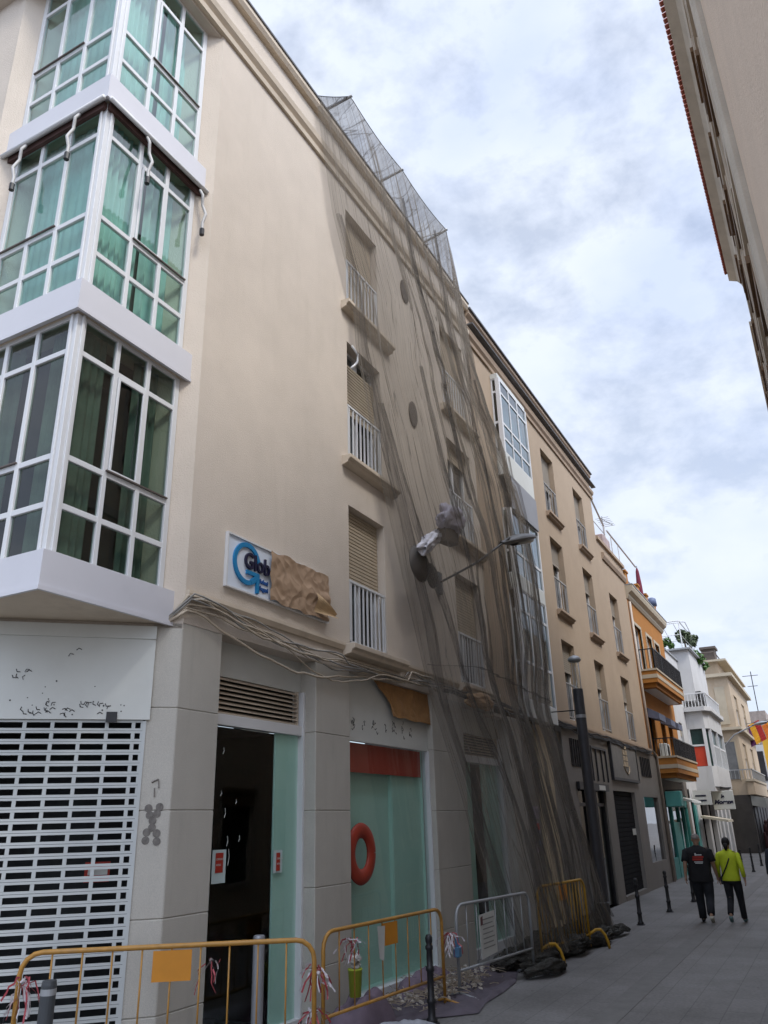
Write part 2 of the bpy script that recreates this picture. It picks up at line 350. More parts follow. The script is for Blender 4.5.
# ============================================================ THE SETTING: ground
def ground_mat():
    m, nt, b = _new('street_paving'); N = nt.nodes; L = nt.links
    t = N.new('ShaderNodeTexCoord')
    br = N.new('ShaderNodeTexBrick'); br.inputs['Scale'].default_value = 1; br.inputs['Brick Width'].default_value = .8; br.inputs['Row Height'].default_value = .4
    br.inputs['Mortar Size'].default_value = .006; br.inputs['Mortar Smooth'].default_value = .2
    br.inputs['Color1'].default_value = (.18, .172, .163, 1); br.inputs['Color2'].default_value = (.20, .191, .182, 1); br.inputs['Mortar'].default_value = (.125, .12, .115, 1)
    L.new(t.outputs['Object'], br.inputs['Vector'])
    n = N.new('ShaderNodeTexNoise'); n.inputs['Scale'].default_value = .7; n.inputs['Detail'].default_value = 8; n.inputs['Roughness'].default_value = .65; L.new(t.outputs['Object'], n.inputs['Vector'])
    r = N.new('ShaderNodeValToRGB'); r.color_ramp.elements[0].position = .3; r.color_ramp.elements[1].position = .7; r.color_ramp.elements[0].color = (.62, .61, .6, 1); r.color_ramp.elements[1].color = (1.15, 1.15, 1.17, 1)
    L.new(n.outputs['Fac'], r.inputs[0])
    n3 = N.new('ShaderNodeTexNoise'); n3.inputs['Scale'].default_value = 24; n3.inputs['Detail'].default_value = 5; L.new(t.outputs['Object'], n3.inputs['Vector'])
    r3 = N.new('ShaderNodeValToRGB'); r3.color_ramp.elements[0].position = .3; r3.color_ramp.elements[1].position = .65; r3.color_ramp.elements[0].color = (.78, .78, .78, 1); r3.color_ramp.elements[1].color = (1.08, 1.08, 1.08, 1)
    L.new(n3.outputs['Fac'], r3.inputs[0])
    m1 = N.new('ShaderNodeMix'); m1.data_type = 'RGBA'; m1.blend_type = 'MULTIPLY'; m1.inputs[0].default_value = 1; L.new(br.outputs[0], m1.inputs[6]); L.new(r.outputs[0], m1.inputs[7])
    m2 = N.new('ShaderNodeMix'); m2.data_type = 'RGBA'; m2.blend_type = 'MULTIPLY'; m2.inputs[0].default_value = 1; L.new(m1.outputs[2], m2.inputs[6]); L.new(r3.outputs[0], m2.inputs[7])
    vo = N.new('ShaderNodeTexVoronoi'); vo.inputs['Scale'].default_value = 2.6; L.new(t.outputs['Object'], vo.inputs['Vector'])
    vr = N.new('ShaderNodeValToRGB'); vr.color_ramp.elements[0].position = .045; vr.color_ramp.elements[1].position = .065; vr.color_ramp.elements[0].color = (.55, .54, .53, 1); vr.color_ramp.elements[1].color = (1, 1, 1, 1)
    L.new(vo.outputs['Distance'], vr.inputs[0])
    m3 = N.new('ShaderNodeMix'); m3.data_type = 'RGBA'; m3.blend_type = 'MULTIPLY'; m3.inputs[0].default_value = 1; L.new(m2.outputs[2], m3.inputs[6]); L.new(vr.outputs[0], m3.inputs[7])
    L.new(m3.outputs[2], b.inputs['Base Color']); b.inputs['Roughness'].default_value = .62
    bp = N.new('ShaderNodeBump'); bp.inputs['Strength'].default_value = .25; bp.inputs['Distance'].default_value = .01; L.new(br.outputs['Fac'], bp.inputs['Height']); bp.invert = True
    L.new(bp.outputs[0], b.inputs['Normal']); return m
g = MB(); g.quad((-120, -150, 0), (320, -150, 0), (320, 160, 0), (-120, 160, 0)); tag(g.build('ground', ground_mat()), kind='structure')
g = MB(); g.box(5, 60, 2.62, 2.92, -.02, .004)
tag(g.build('gutter_strip', surf('gutter_stone', (.165, .158, .15), .7, .12, 5, .2, 40)), kind='structure')

# ============================================================ corner building with the glazed bay and the shops
YF = 5.56                                   # street front
C0 = Vector((6.03, 5.56, 0)); CH = Vector((-.690, .724, 0)).normalized(); CN = Vector((-CH.y, CH.x, 0)) * -1
if CN.y > 0: CN = -CN                        # outward normal of the cut corner
C1 = C0 + CH * 2.62
aw = MB()
COL1 = (9.40, 10.52); COL2 = (13.36, 14.60)
FL = [(4.46, 6.60), (7.36, 9.50), (10.20, 12.26)]
AX1 = 14.93
bA = thing('apartment_building', 'greige rendered apartment building with white glazed corner bay above granite shop pillars', 'building', (6.03, 5.56, 0))
holes = [(c[0], c[1], f[0], f[1]) for c in (COL1, COL2) for f in FL]
wall_mesh(aw, 6.03, AX1, 4.11, 12.74, YF, holes, .24, back=12)
# cut corner wall above the shops, side street front
def chq(a, b, z0, z1, off=0.0):
    p = C0 + CH * a + CN * off; q = C0 + CH * b + CN * off
    aw.quad((p.x, p.y, z0), (p.x, p.y, z1), (q.x, q.y, z1), (q.x, q.y, z0))
chq(0, 2.62, 4.05, 12.74)
aw.quad((C1.x, C1.y, 0), (C1.x, C1.y, 12.74), (C1.x, 16, 12.74), (C1.x, 16, 0))
# beam soffit above the recessed shops
aw.quad((6.03, YF, 4.11), (AX1 + .7, YF, 4.11), (AX1 + .7, YF + .5, 4.11), (6.03, YF + .5, 4.11))
aw.quad((C0.x, C0.y, 4.05), (C1.x, C1.y, 4.05), (C1.x + .4, C1.y + .1, 4.05), (C0.x + .3, C0.y + .4, 4.05))
aw.build('wall', A_WALL, bA)
# roof slab square over the cut corner, cornice profile, parapet, coping
c = MB()
def cornice(mb, x0, x1, y, zb, fac=1.0, xl=None):
    prof = [(y + .02, zb), (y - .045, zb), (y - .06, zb + .08), (y - .035, zb + .09), (y - .035, zb + .13), (y - .09, zb + .19), (y - .11, zb + .28), (y + .02, zb + .30)]
    mb.prism_x(prof, x0, x1)
cornice(c, 4.05, AX1 + .02, YF, 12.70)
c.build('cornice', A_TRIM, bA)
c = MB(); c.box(4.10, AX1, YF - .02, YF + .25, 12.99, 13.56); c.box(4.10, C1.x + .3, YF + .25, 16, 12.74, 13.56)
c.prism([(4.10, YF + .02), (6.1, YF + .02), (6.1, 7.6), (4.10, 7.6)], 12.66, 12.72)
c.build('parapet', A_WALL, bA)
c = MB(); c.prism_x([(YF + .28, 13.555), (YF - .10, 13.555), (YF - .14, 13.62), (YF - .14, 13.70), (YF + .28, 13.70)], 4.0, AX1)
c.build('coping', A_TRIM, bA)
c = MB(); c.box(4.0, AX1, YF - .16, YF - .05, 13.702, 13.74); c.build('flashing', surf('lead', (.10, .10, .105), .6, .2, 5), bA)
# string course over the shops
c = MB(); c.prism_x([(YF + .01, 4.36), (YF - .03, 4.36), (YF - .06, 4.42), (YF - .06, 4.46), (YF + .01, 4.47)], 6.03, 9.18)
c.prism_x([(YF + .01, 4.36), (YF - .03, 4.36), (YF - .06, 4.42), (YF - .06, 4.46), (YF + .01, 4.47)], 11.0, AX1)
c.build('string_course', A_TRIM, bA)

def louvre_blind(mb, x0, x1, z0, z1, y, pitch=.055, d=.014):
    n = max(1, int((z1 - z0) / pitch)); h = (z1 - z0) / n
    for k in range(n):
        z = z0 + k * h
        mb.add([(x0, y, z), (x1, y, z), (x1, y - d, z + .006), (x0, y - d, z + .006), (x0, y - d, z + h - .012), (x1, y - d, z + h - .012), (x1, y, z + h), (x0, y, z + h)],
               [(0, 1, 2, 3), (3, 2, 5, 4), (4, 5, 6, 7)])
def railing(mb, x0, x1, z0, z1, y, n=9, r=.011, top=.02):
    mb.box(x0, x1, y - .018, y + .018, z1 - .035, z1); mb.box(x0, x1, y - .014, y + .014, z0 + .04, z0 + .065)
    for k in range(n):
        x = x0 + (x1 - x0) * (k + .5) / n; mb.box(x - r, x + r, y - r, y + r, z0 + .06, z1 - .03)
    for x in (x0 + .012, x1 - .012): mb.box(x - .014, x + .014, y - .014, y + .014, z0, z1)
def street_window(bld, x0, x1, z0, z1, y, blind=.5, gap=.0, rail=1.0, glassm=GL_FAR, framem=WHITE, blindm=BLIND, railm=WHITE, sillm=A_TRIM, sill=True, depth=.2, nbars=9, silld=.16, sx=(.18, .36), lab=None):
    """french window: frame, panes, roller blind, rail and sill; the blind covers the top fraction"""
    Y = y + depth
    w = MB(); t = .055
    w.box(x0, x0 + t, Y - .03, Y + .03, z0, z1); w.box(x1 - t, x1, Y - .03, Y + .03, z0, z1)
    w.box(x0 + t, x1 - t, Y - .03, Y + .03, z1 - t, z1); w.box(x0 + t, x1 - t, Y - .03, Y + .03, z0, z0 + .09)
    xm = (x0 + x1) / 2; w.box(xm - .05, xm + .05, Y - .028, Y + .032, z0 + .09, z1 - t)
    win = w.build('window', framem, bld)
    if lab: win['label'] = lab
    gmb = MB(); gmb.quad((x0 + t, Y + .012, z0 + .09), (x1 - t, Y + .012, z0 + .09), (x1 - t, Y + .012, z1 - t), (x0 + t, Y + .012, z1 - t)); gmb.build('pane', glassm, win)
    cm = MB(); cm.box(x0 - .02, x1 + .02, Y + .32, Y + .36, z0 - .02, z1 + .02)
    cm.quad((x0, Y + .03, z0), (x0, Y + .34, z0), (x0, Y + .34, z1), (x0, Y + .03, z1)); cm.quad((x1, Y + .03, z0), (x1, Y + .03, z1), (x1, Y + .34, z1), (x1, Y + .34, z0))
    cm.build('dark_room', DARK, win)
    if blind > 0:
        bm = MB(); zt = z1 - (gap if gap else 0); louvre_blind(bm, x0 + .015, x1 - .015, z1 - blind * (z1 - z0), zt, Y - .06); bm.box(x0 + .012, x1 - .012, Y - .075, Y - .045, z1 - blind * (z1 - z0) - .03, z1 - blind * (z1 - z0))
        bm.build('roller_blind', blindm, win)
    if rail:
        rm = MB(); railing(rm, x0 + .02, x1 - .02, z0 + .02, z0 + rail, y + .02, nbars); rm.build('railing', railm, win)
    if sill:
        sm = MB(); sm.prism_x([(y + depth - .03, z0 + .005), (y - silld, z0 - .01), (y - silld, z0 - .075), (y - silld + .05, z0 - .10), (y - silld + .06, z0 - .14), (y - .001, z0 - .17), (y - .001, z0 - .03), (y + depth - .03, z0 - .03)], x0 - sx[0], x1 + sx[1]); sm.build('sill', sillm, win, bevel=.006)
    return win
street_window(bA, *COL1, *FL[0], YF, blind=.52, rail=.98, sx=(.20, .36), silld=.20)
street_window(bA, *COL1, *FL[1], YF, blind=.55, gap=.28, rail=.98)
street_window(bA, *COL1, *FL[2], YF, blind=1.0, rail=.98, blindm=surf('board_cream', (.50, .42, .32), .8, .05, 2))
street_window(bA, *COL2, *FL[0], YF, blind=.5, rail=.98)
street_window(bA, *COL2, *FL[1], YF, blind=.15, rail=.98)
street_window(bA, *COL2, *FL[2], YF, blind=1.0, rail=.98, blindm=MATS['board_cream'])
# a loose strap hanging at the torn blind box of the second-floor window
s = MB(); s.tube([(9.46, 5.50, 9.42), (9.62, 5.48, 9.34), (9.60, 5.48, 9.18), (9.50, 5.48, 9.06), (9.43, 5.50, 8.98)], .022, 6); s.build('blind_strap', WHITE, bA, smooth=True)
# weep holes and old vents in the wall between the windows
for (x, z) in ((11.66, 11.98), (11.80, 9.27)):
    s = MB(); s.lathe([(.17, 0), (.17, .02), (.13, .03)], (0, 0, 0), 20)
    s.v = [(x + a, YF - cc - .004, z + b * 1.55) for a, b, cc in s.v]; s.build('round_vent', surf('vent_dark', (.12, .10, .085), .9, .2, 8), bA)

# ---- stone pillars
def blocks(mb, x0, x1, y0, y1, zs, gap=.003):
    for a, b in zip(zs[:-1], zs[1:]): mb.box(x0, x1, y0, y1, a + gap / 2, b - gap / 2)
    mb.box(x0 + .012, x1 - .012, y0 + .012, y1, zs[0], zs[-1])
p = MB()
zsP = [0, .62, 1.38, 2.30, 3.25, 4.11]
for a, b in zip(zsP[:-1], zsP[1:]):
    pl = [C0 + Vector((0, 0, 0)), C0 + Vector((.63, 0, 0)), C0 + Vector((.63, .32, 0)), C0 + CH * .30 + Vector((.55, .16, 0)), C0 + CH * .30]
    p.prism([(q.x, q.y) for q in pl], a + .0015, b - .0015)
pl = [C0 + Vector((.0, .015, 0)), C0 + Vector((.62, .015, 0)), C0 + Vector((.61, .31, 0)), C0 + CH * .30 + Vector((.55, .15, 0)), C0 + CH * .29 + Vector((.02, .01, 0))]
p.prism([(q.x, q.y) for q in pl], 0, 4.1)
p.build('pillar', PILLAR, bA, bevel=.008, kind=None)
for (x0, x1) in ((8.54, 9.38), (12.02, 13.32), (15.62, 16.42)):
    p = MB(); blocks(p, x0, x1, YF, YF + .36, [0, .62, 1.45, 2.30, 3.22, 4.11]); p.build('pillar', PILLAR, bA, bevel=.008)
p = MB(); pe = [C1, C1 - CH * .3, C1 - CH * .3 + Vector((.45, .1, 0)), C1 + Vector((.3, .1, 0)), C1 + Vector((0, .5, 0)), C1 + Vector((0, .4, 0))]
p.prism([(C1.x - .005, C1.y + .5), (C1.x - .005, C1.y), ((C1 - CH * .3).x, (C1 - CH * .3).y), ((C1 - CH * .3).x + .4, (C1 - CH * .3).y + .1), (C1.x + .4, C1.y + .5)], 0, 4.05); p.build('pillar', PILLAR, bA)
# round smudges left by a sticker on the cut face of the corner pillar
s = MB()
def disc_ch(mb, a, z, r, off=.003):
    c_ = C0 + CH * a + CN * off; n = 18
    vs = [tuple(c_ + CH * (r * math.cos(2 * PI * k / n)) + Vector((0, 0, z + r * math.sin(2 * PI * k / n)))) for k in range(n)]
    mb.add(vs, [tuple(range(n))[::-1] if False else tuple(range(n))])
for a, z in ((.20, 2.32), (.10, 2.33), (.185, 2.26), (.12, 2.27), (.155, 2.21), (.155, 2.15), (.20, 2.11), (.11, 2.10), (.205, 2.04), (.105, 2.03)): disc_ch(s, a, z, .036, .003 + .0006 * random.random() * 9)
s.build('smudge', surf('smudge', (.17, .155, .14), .8, .3, 30), bA)
s = MB()
for (a, z, b2, z2) in ((.19, 2.55, .13, 2.58), (.13, 2.58, .12, 2.50), (.16, 2.50, .155, 2.42), (.20, 2.35, .195, 2.31), (.10, 2.36, .105, 2.33)):
    q = C0 + CH * a + CN * .004; w_ = C0 + CH * b2 + CN * .004; s.tube([(q.x, q.y, z), (w_.x, w_.y, z2)], .009, 4)
s.build('scratch', surf('scratch', (.2, .18, .16), .8, .2, 30), bA)

# ---- rolling grille and its white box on the cut corner
def chp(a, z, off=0.0):
    q = C0 + CH * a + CN * off; return (q.x, q.y, z)
A0, A1_ = .315, 2.32
s = MB()
s.add([chp(A0 - .06, 3.13, .03), chp(A1_, 3.13, .03), chp(A1_, 3.92, .03), chp(A0 - .06, 3.92, .03), chp(A0 - .06, 3.13, -.1), chp(A1_, 3.13, -.1), chp(A1_, 3.92, -.1), chp(A0 - .06, 3.92, -.1)],
      [(0, 1, 2, 3), (0, 4, 5, 1), (0, 3, 7, 4), (1, 5, 6, 2)])
s.add([chp(A0 - .06, 3.92, .05), chp(A1_, 3.92, .05), chp(A1_, 4.05, .05), chp(A0 - .06, 4.05, .05), chp(A0 - .06, 3.92, -.1), chp(A1_, 3.92, -.1), chp(A1_, 4.05, -.1), chp(A0 - .06, 4.05, -.1)],
      [(0, 1, 2, 3), (0, 4, 5, 1), (0, 3, 7, 4), (1, 5, 6, 2), (3, 2, 6, 7)])
fas = s.build('fascia_box', WHITE_P, bA)
s = MB(); rr = random.Random(4)
for k in range(26):                              # screw holes and torn glue marks on the box
    a = A0 + .12 + rr.random() * 1.5; z = 3.17 + abs(rr.gauss(0, .16)); r_ = .004 + .005 * rr.random()
    disc_ch(s, a, z, r_, .0335)
for (a0, z0, n_) in ((1.45, 3.52, 6), (1.35, 3.20, 6), (1.22, 3.21, 8), (1.02, 3.18, 5), (.82, 3.22, 6), (.70, 3.21, 5), (1.02, 3.75, 2)):
    for q in range(n_):
        a = a0 + rr.uniform(-.06, .06); z = z0 + rr.uniform(-.04, .05); an = rr.uniform(0, 3.1)
        s.tube([chp(a, z, .034), chp(a + .03 * math.cos(an), z + .03 * math.sin(an), .034), chp(a + .05 * math.cos(an + .6), z + .045 * math.sin(an + .6), .034)], .0038, 4)
s.build('glue_marks', surf('glue_dark', (.05, .05, .05), .8, .2, 20), fas)
s = MB(); a, b = .56, .66; s.add([chp(a, 3.10, .045), chp(b, 3.10, .045), chp(b, 3.20, .045), chp(a, 3.20, .045), chp(a, 3.10, .02), chp(b, 3.10, .02), chp(b, 3.20, .02), chp(a, 3.20, .02)], [(0, 1, 2, 3), (3, 2, 6, 7), (0, 3, 7, 4), (1, 5, 6, 2)])
s.build('lock_box', BLACK, fas)
s = MB(); pitch = .0995; nrow = int(3.22 / pitch)
for k in range(nrow):                            # perforated steel slats: thin long rails and short posts leave window slots
    z = .02 + k * pitch
    def bar(a, b, z0, z1, off=0.0, th=.012):
        s.add([chp(a, z0, off), chp(b, z0, off), chp(b, z1, off), chp(a, z1, off), chp(a, z0, off - th), chp(b, z0, off - th), chp(b, z1, off - th), chp(a, z1, off - th)],
              [(0, 1, 2, 3), (0, 4, 5, 1), (3, 2, 6, 7), (0, 3, 7, 4), (1, 5, 6, 2), (4, 7, 6, 5)])
    bar(A0, A1_, z, z + .021); bar(A0, A1_, z + .0245, z + .046, -.004)
    st = 0.245 ; nn = int((A1_ - A0) / st) + 1
    for q in range(nn):
        a = A0 + .0 + q * st + .07
        if a + .034 < A1_: bar(a, a + .034, z + .046, z + pitch, -.002)
    bar(A0, A0 + .02, z + .046, z + pitch, -.002)
gr = s.build('rolling_grille', SHUT, bA)
s = MB(); s.obox(chp(A0 - .03, 0, .012), CH * .03, -CN * .08, (0, 0, 3.12)); s.build('guide_rail', SHUT, gr)
# dim shop behind the grille
s = MB()
o_ = -1.6
for (a, b) in (((A0, o_), (A1_, o_)), ):
    s.add([chp(A0 - .3, 0, o_), chp(A1_ + .3, 0, o_), chp(A1_ + .3, 3.2, o_), chp(A0 - .3, 3.2, o_)], [(0, 1, 2, 3)])
s.add([chp(A0, 0, 0), chp(A0 - .3, 0, o_), chp(A0 - .3, 3.2, o_), chp(A0, 3.2, 0)], [(0, 1, 2, 3)])
s.add([chp(A1_, 0, 0), chp(A1_ + .3, 0, o_), chp(A1_ + .3, 3.2, o_), chp(A1_, 3.2, 0)], [(0, 1, 2, 3)])
s.add([chp(A0 - .3, 3.16, .0), chp(A1_ + .3, 3.16, 0), chp(A1_ + .3, 3.16, o_), chp(A0 - .3, 3.16, o_)], [(0, 1, 2, 3)])
s.add([chp(A0 - .3, .01, .0), chp(A1_ + .3, .01, 0), chp(A1_ + .3, .01, o_), chp(A0 - .3, .01, o_)], [(0, 1, 2, 3)])
s.build('shop_interior', surf('shop_dim', (.035, .038, .04), .8, .4, 1.2), bA)
s = MB()
pass
s = MB(); s.obox(chp(.50, 1.70, -.12), CH * .22, CN * .004, (0, 0, .17)); st_ = s.build('poster', RED, bA); st_['label'] = 'red and white paper poster behind the grille'
s = MB(); s.obox(chp(.52, 1.76, -.113), CH * .17, CN * .004, (0, 0, .05)); s.build('poster_print', WHITE_P, st_)

# ---- the three shop fronts on the street
def recess_box(mb, x0, x1, z0, z1, y0, y1):
    mb.quad((x0, y1, z0), (x1, y1, z0), (x1, y1, z1), (x0, y1, z1)); mb.quad((x0, y0, z0), (x0, y1, z0), (x0, y1, z1), (x0, y0, z1))
    mb.quad((x1, y0, z0), (x1, y0, z1), (x1, y1, z1), (x1, y1, z0)); mb.quad((x0, y0, z1), (x0, y1, z1), (x1, y1, z1), (x1, y0, z1)); mb.quad((x0, y0, z0), (x1, y0, z0), (x1, y1, z0), (x0, y1, z0))
# shop 1: entrance
s = MB(); s.box(6.66, 8.54, 5.80, 5.86, 3.72, 4.11); f1 = s.build('shop_fascia', WHITE_P, bA)
s = MB(); s.box(6.64, 8.56, 5.74, 5.84, 3.18, 3.30); s.box(8.50, 8.54, 5.72, 5.84, 0, 3.72); s.box(6.62, 6.68, 5.74, 5.84, 0, 3.72); s.box(6.64, 8.56, 5.72, 5.86, 0, .14)
s.build('shop_frame', WHITE, bA, bevel=.004)
def louvres(x0, x1, z0, z1, y, n, mat, par):
    mb = MB(); h = (z1 - z0) / n
    for k in range(n): z = z0 + k * h; mb.add([(x0, y + .035, z + h * .95), (x1, y + .035, z + h * .95), (x1, y - .02, z + h * .30), (x0, y - .02, z + h * .30), (x0, y - .02, z + h * .12), (x1, y - .02, z + h * .12), (x1, y + .03, z + h * .60), (x0, y + .03, z + h * .60)], [(0, 3, 2, 1), (3, 4, 5, 2), (4, 7, 6, 5)])
    mb.box(x0 - .01, x0 + .012, y - .025, y + .03, z0, z1); mb.box(x1 - .012, x1 + .01, y - .025, y + .03, z0, z1)
    o = mb.build('louvre', mat, par); d = MB(); d.box(x0, x1, y + .06, y + .07, z0, z1); d.build('louvre_back', DARK, o)
LOUV = surf('louvre_sand', (.50, .42, .33), .6, .05, 5)
louvres(6.68, 8.44, 3.30, 3.72, 5.79, 8, LOUV, bA)
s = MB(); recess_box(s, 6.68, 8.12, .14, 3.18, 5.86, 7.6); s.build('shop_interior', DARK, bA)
s = MB(); s.box(8.12, 8.17, 5.86, 7.0, .14, 3.18); s.quad((8.12, 5.86, .14), (8.5, 5.86, .14), (8.5, 5.86, 3.18), (8.12, 5.86, 3.18)); s.quad((7.55, 5.90, .3), (8.2, 5.90, .3), (8.2, 5.90, 3.1), (7.55, 5.90, 3.1)) if False else None
s.box(8.02, 8.5, 5.80, 5.82, .14, 3.18); s.build('teal_partition', TEAL, bA)
s = MB(); s.quad((6.68, 5.78, .14), (7.60, 5.78, .14), (7.60, 5.78, 3.18), (6.68, 5.78, 3.18)); s.quad((7.605, 5.78, .14), (8.44, 5.78, .14), (8.44, 5.78, 3.18), (7.605, 5.78, 3.18)); s.build('shop_pane', GL_SHOP, bA)
for (x0, x1, z0, z1, lb) in ((6.93, 7.15, 1.60, 1.92, 'white sheet with a red notice taped inside the dark glass'), (8.00, 8.17, 1.64, 1.88, 'small white sheet with a red notice on the teal panel')):
    s = MB(); s.box(x0, x1, 5.772, 5.776, z0, z1); o = s.build('paper_notice', surf('paper_pale', (.50, .60, .60), .7, .04, 3), bA); o['label'] = lb
    s = MB(); s.box(x0 + .05, x1 - .05, 5.766, 5.770, z1 - .22, z1 - .03); r_ = s.build('red_print', RED, o)
    for q, tx in enumerate(('CERRADO', 'AVISO')): text_mesh(tx, WHITE_P, r_ if False else o, (x0 + .055, 5.765, z1 - .10 - q * .055), (1, 0, 0), (0, 0, 1), .028, .0005)
# white scratches on the dark entrance glass
s = MB(); rr = random.Random(9)
for (x, z, l) in ((7.03, 2.95, .07), (7.10, 2.33, .10), (7.16, 2.05, .10), (7.19, 1.92, .16), (7.36, 2.05, .06), (6.88, 2.1, .05), (7.02, 2.5, .05), (7.28, 2.42, .05)):
    s.tube([(x, 5.774, z), (x + .012, 5.774, z - l * .5), (x - .008, 5.774, z - l)], .0035, 4)
s.build('scratch', WHITE_P, bA)
# shop 2: window with red ring
s = MB(); s.box(9.38, 12.02, 5.66, 5.72, 3.20, 4.11); f2 = s.build('shop_fascia', WHITE_P, bA)
s = MB(); s.box(11.99, 12.02, 5.64, 5.76, .1, 3.20); s.box(9.38, 9.44, 5.66, 5.76, .1, 3.2); s.box(9.38, 12.02, 5.62, 5.78, 0, .16); s.build('shop_frame', WHITE, bA, bevel=.004)
s = MB(); s.box(9.40, 11.0, 5.86, 5.90, .16, 3.2); s.box(11.0, 12.0, 5.80, 5.84, .16, 3.2); s.box(10.98, 11.03, 5.81, 5.90, .16, 3.2); s.quad((11.96, 5.76, .16), (11.96, 6.02, .16), (11.96, 6.02, 3.2), (11.96, 5.76, 3.2))
s.quad((9.38, 5.76, .165), (12.0, 5.76, .165), (12.0, 6.12, .165), (9.38, 6.12, .165)); s.quad((9.38, 5.76, 3.195), (12.0, 5.76, 3.195), (12.0, 6.12, 3.195), (9.38, 6.12, 3.195))
s.build('teal_partition', TEAL, bA)
s = MB(); s.quad((9.44, 5.71, .16), (11.99, 5.71, .16), (11.99, 5.71, 3.2), (9.44, 5.71, 3.2)); s.build('shop_pane', GL_SHOP, bA)
s = MB(); s.box(9.44, 11.88, 5.74, 5.76, 2.80, 3.19); s.build('red_band', surf('red_band', (.42, .05, .03), .6, .12, 2), bA)
# fine torn glue letters on the fascia
s = MB(); rr = random.Random(3)
for k in range(7):
    x = 9.62 + k * .30 + rr.uniform(-.03, .03)
    for q in range(rr.choice((4, 6, 8))):
        a = rr.uniform(0, 6.3); xx = x + rr.uniform(-.06, .06); z = 3.46 + rr.uniform(-.10, .09); l = rr.uniform(.02, .06)
        s.tube([(xx, 5.656, z), (xx + l * .6 * math.cos(a), 5.656, z + l * math.sin(a)), (xx + l * math.cos(a + .7), 5.656, z + l * 1.2 * math.sin(a + .7))], .0035, 4)
s.build('glue_marks', MATS['glue_dark'], f2)
# shop 3 behind the net
s = MB(); s.box(13.32, 15.62, 5.80, 5.86, 3.66, 4.11); s.build('shop_fascia', WHITE_P, bA)
s = MB(); s.box(13.32, 15.62, 5.74, 5.84, 3.14, 3.26); s.box(15.52, 15.62, 5.72, 5.84, 0, 3.66); s.box(13.32, 13.38, 5.74, 5.84, 0, 3.66); s.box(13.32, 15.62, 5.72, 5.86, 0, .14); s.build('shop_frame', WHITE, bA)
louvres(13.38, 15.52, 3.26, 3.66, 5.79, 8, LOUV, bA)
s = MB(); s.box(13.40, 14.15, 5.82, 5.85, .14, 3.14); s.box(14.7, 15.5, 5.82, 5.85, .14, 3.14); s.build('teal_partition', TEAL, bA)
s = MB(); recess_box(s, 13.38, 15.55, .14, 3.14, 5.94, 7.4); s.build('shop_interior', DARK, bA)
s = MB(); s.quad((13.38, 5.78, .14), (15.52, 5.78, .14), (15.52, 5.78, 3.14), (13.38, 5.78, 3.14)); s.build('shop_pane', GL_SHOP, bA)
# beam over the pillars, east end
s = MB(); s.box(AX1, 16.44, YF + .001, YF + .3, 4.05, 4.11); s.build('beam', A_WALL, bA)

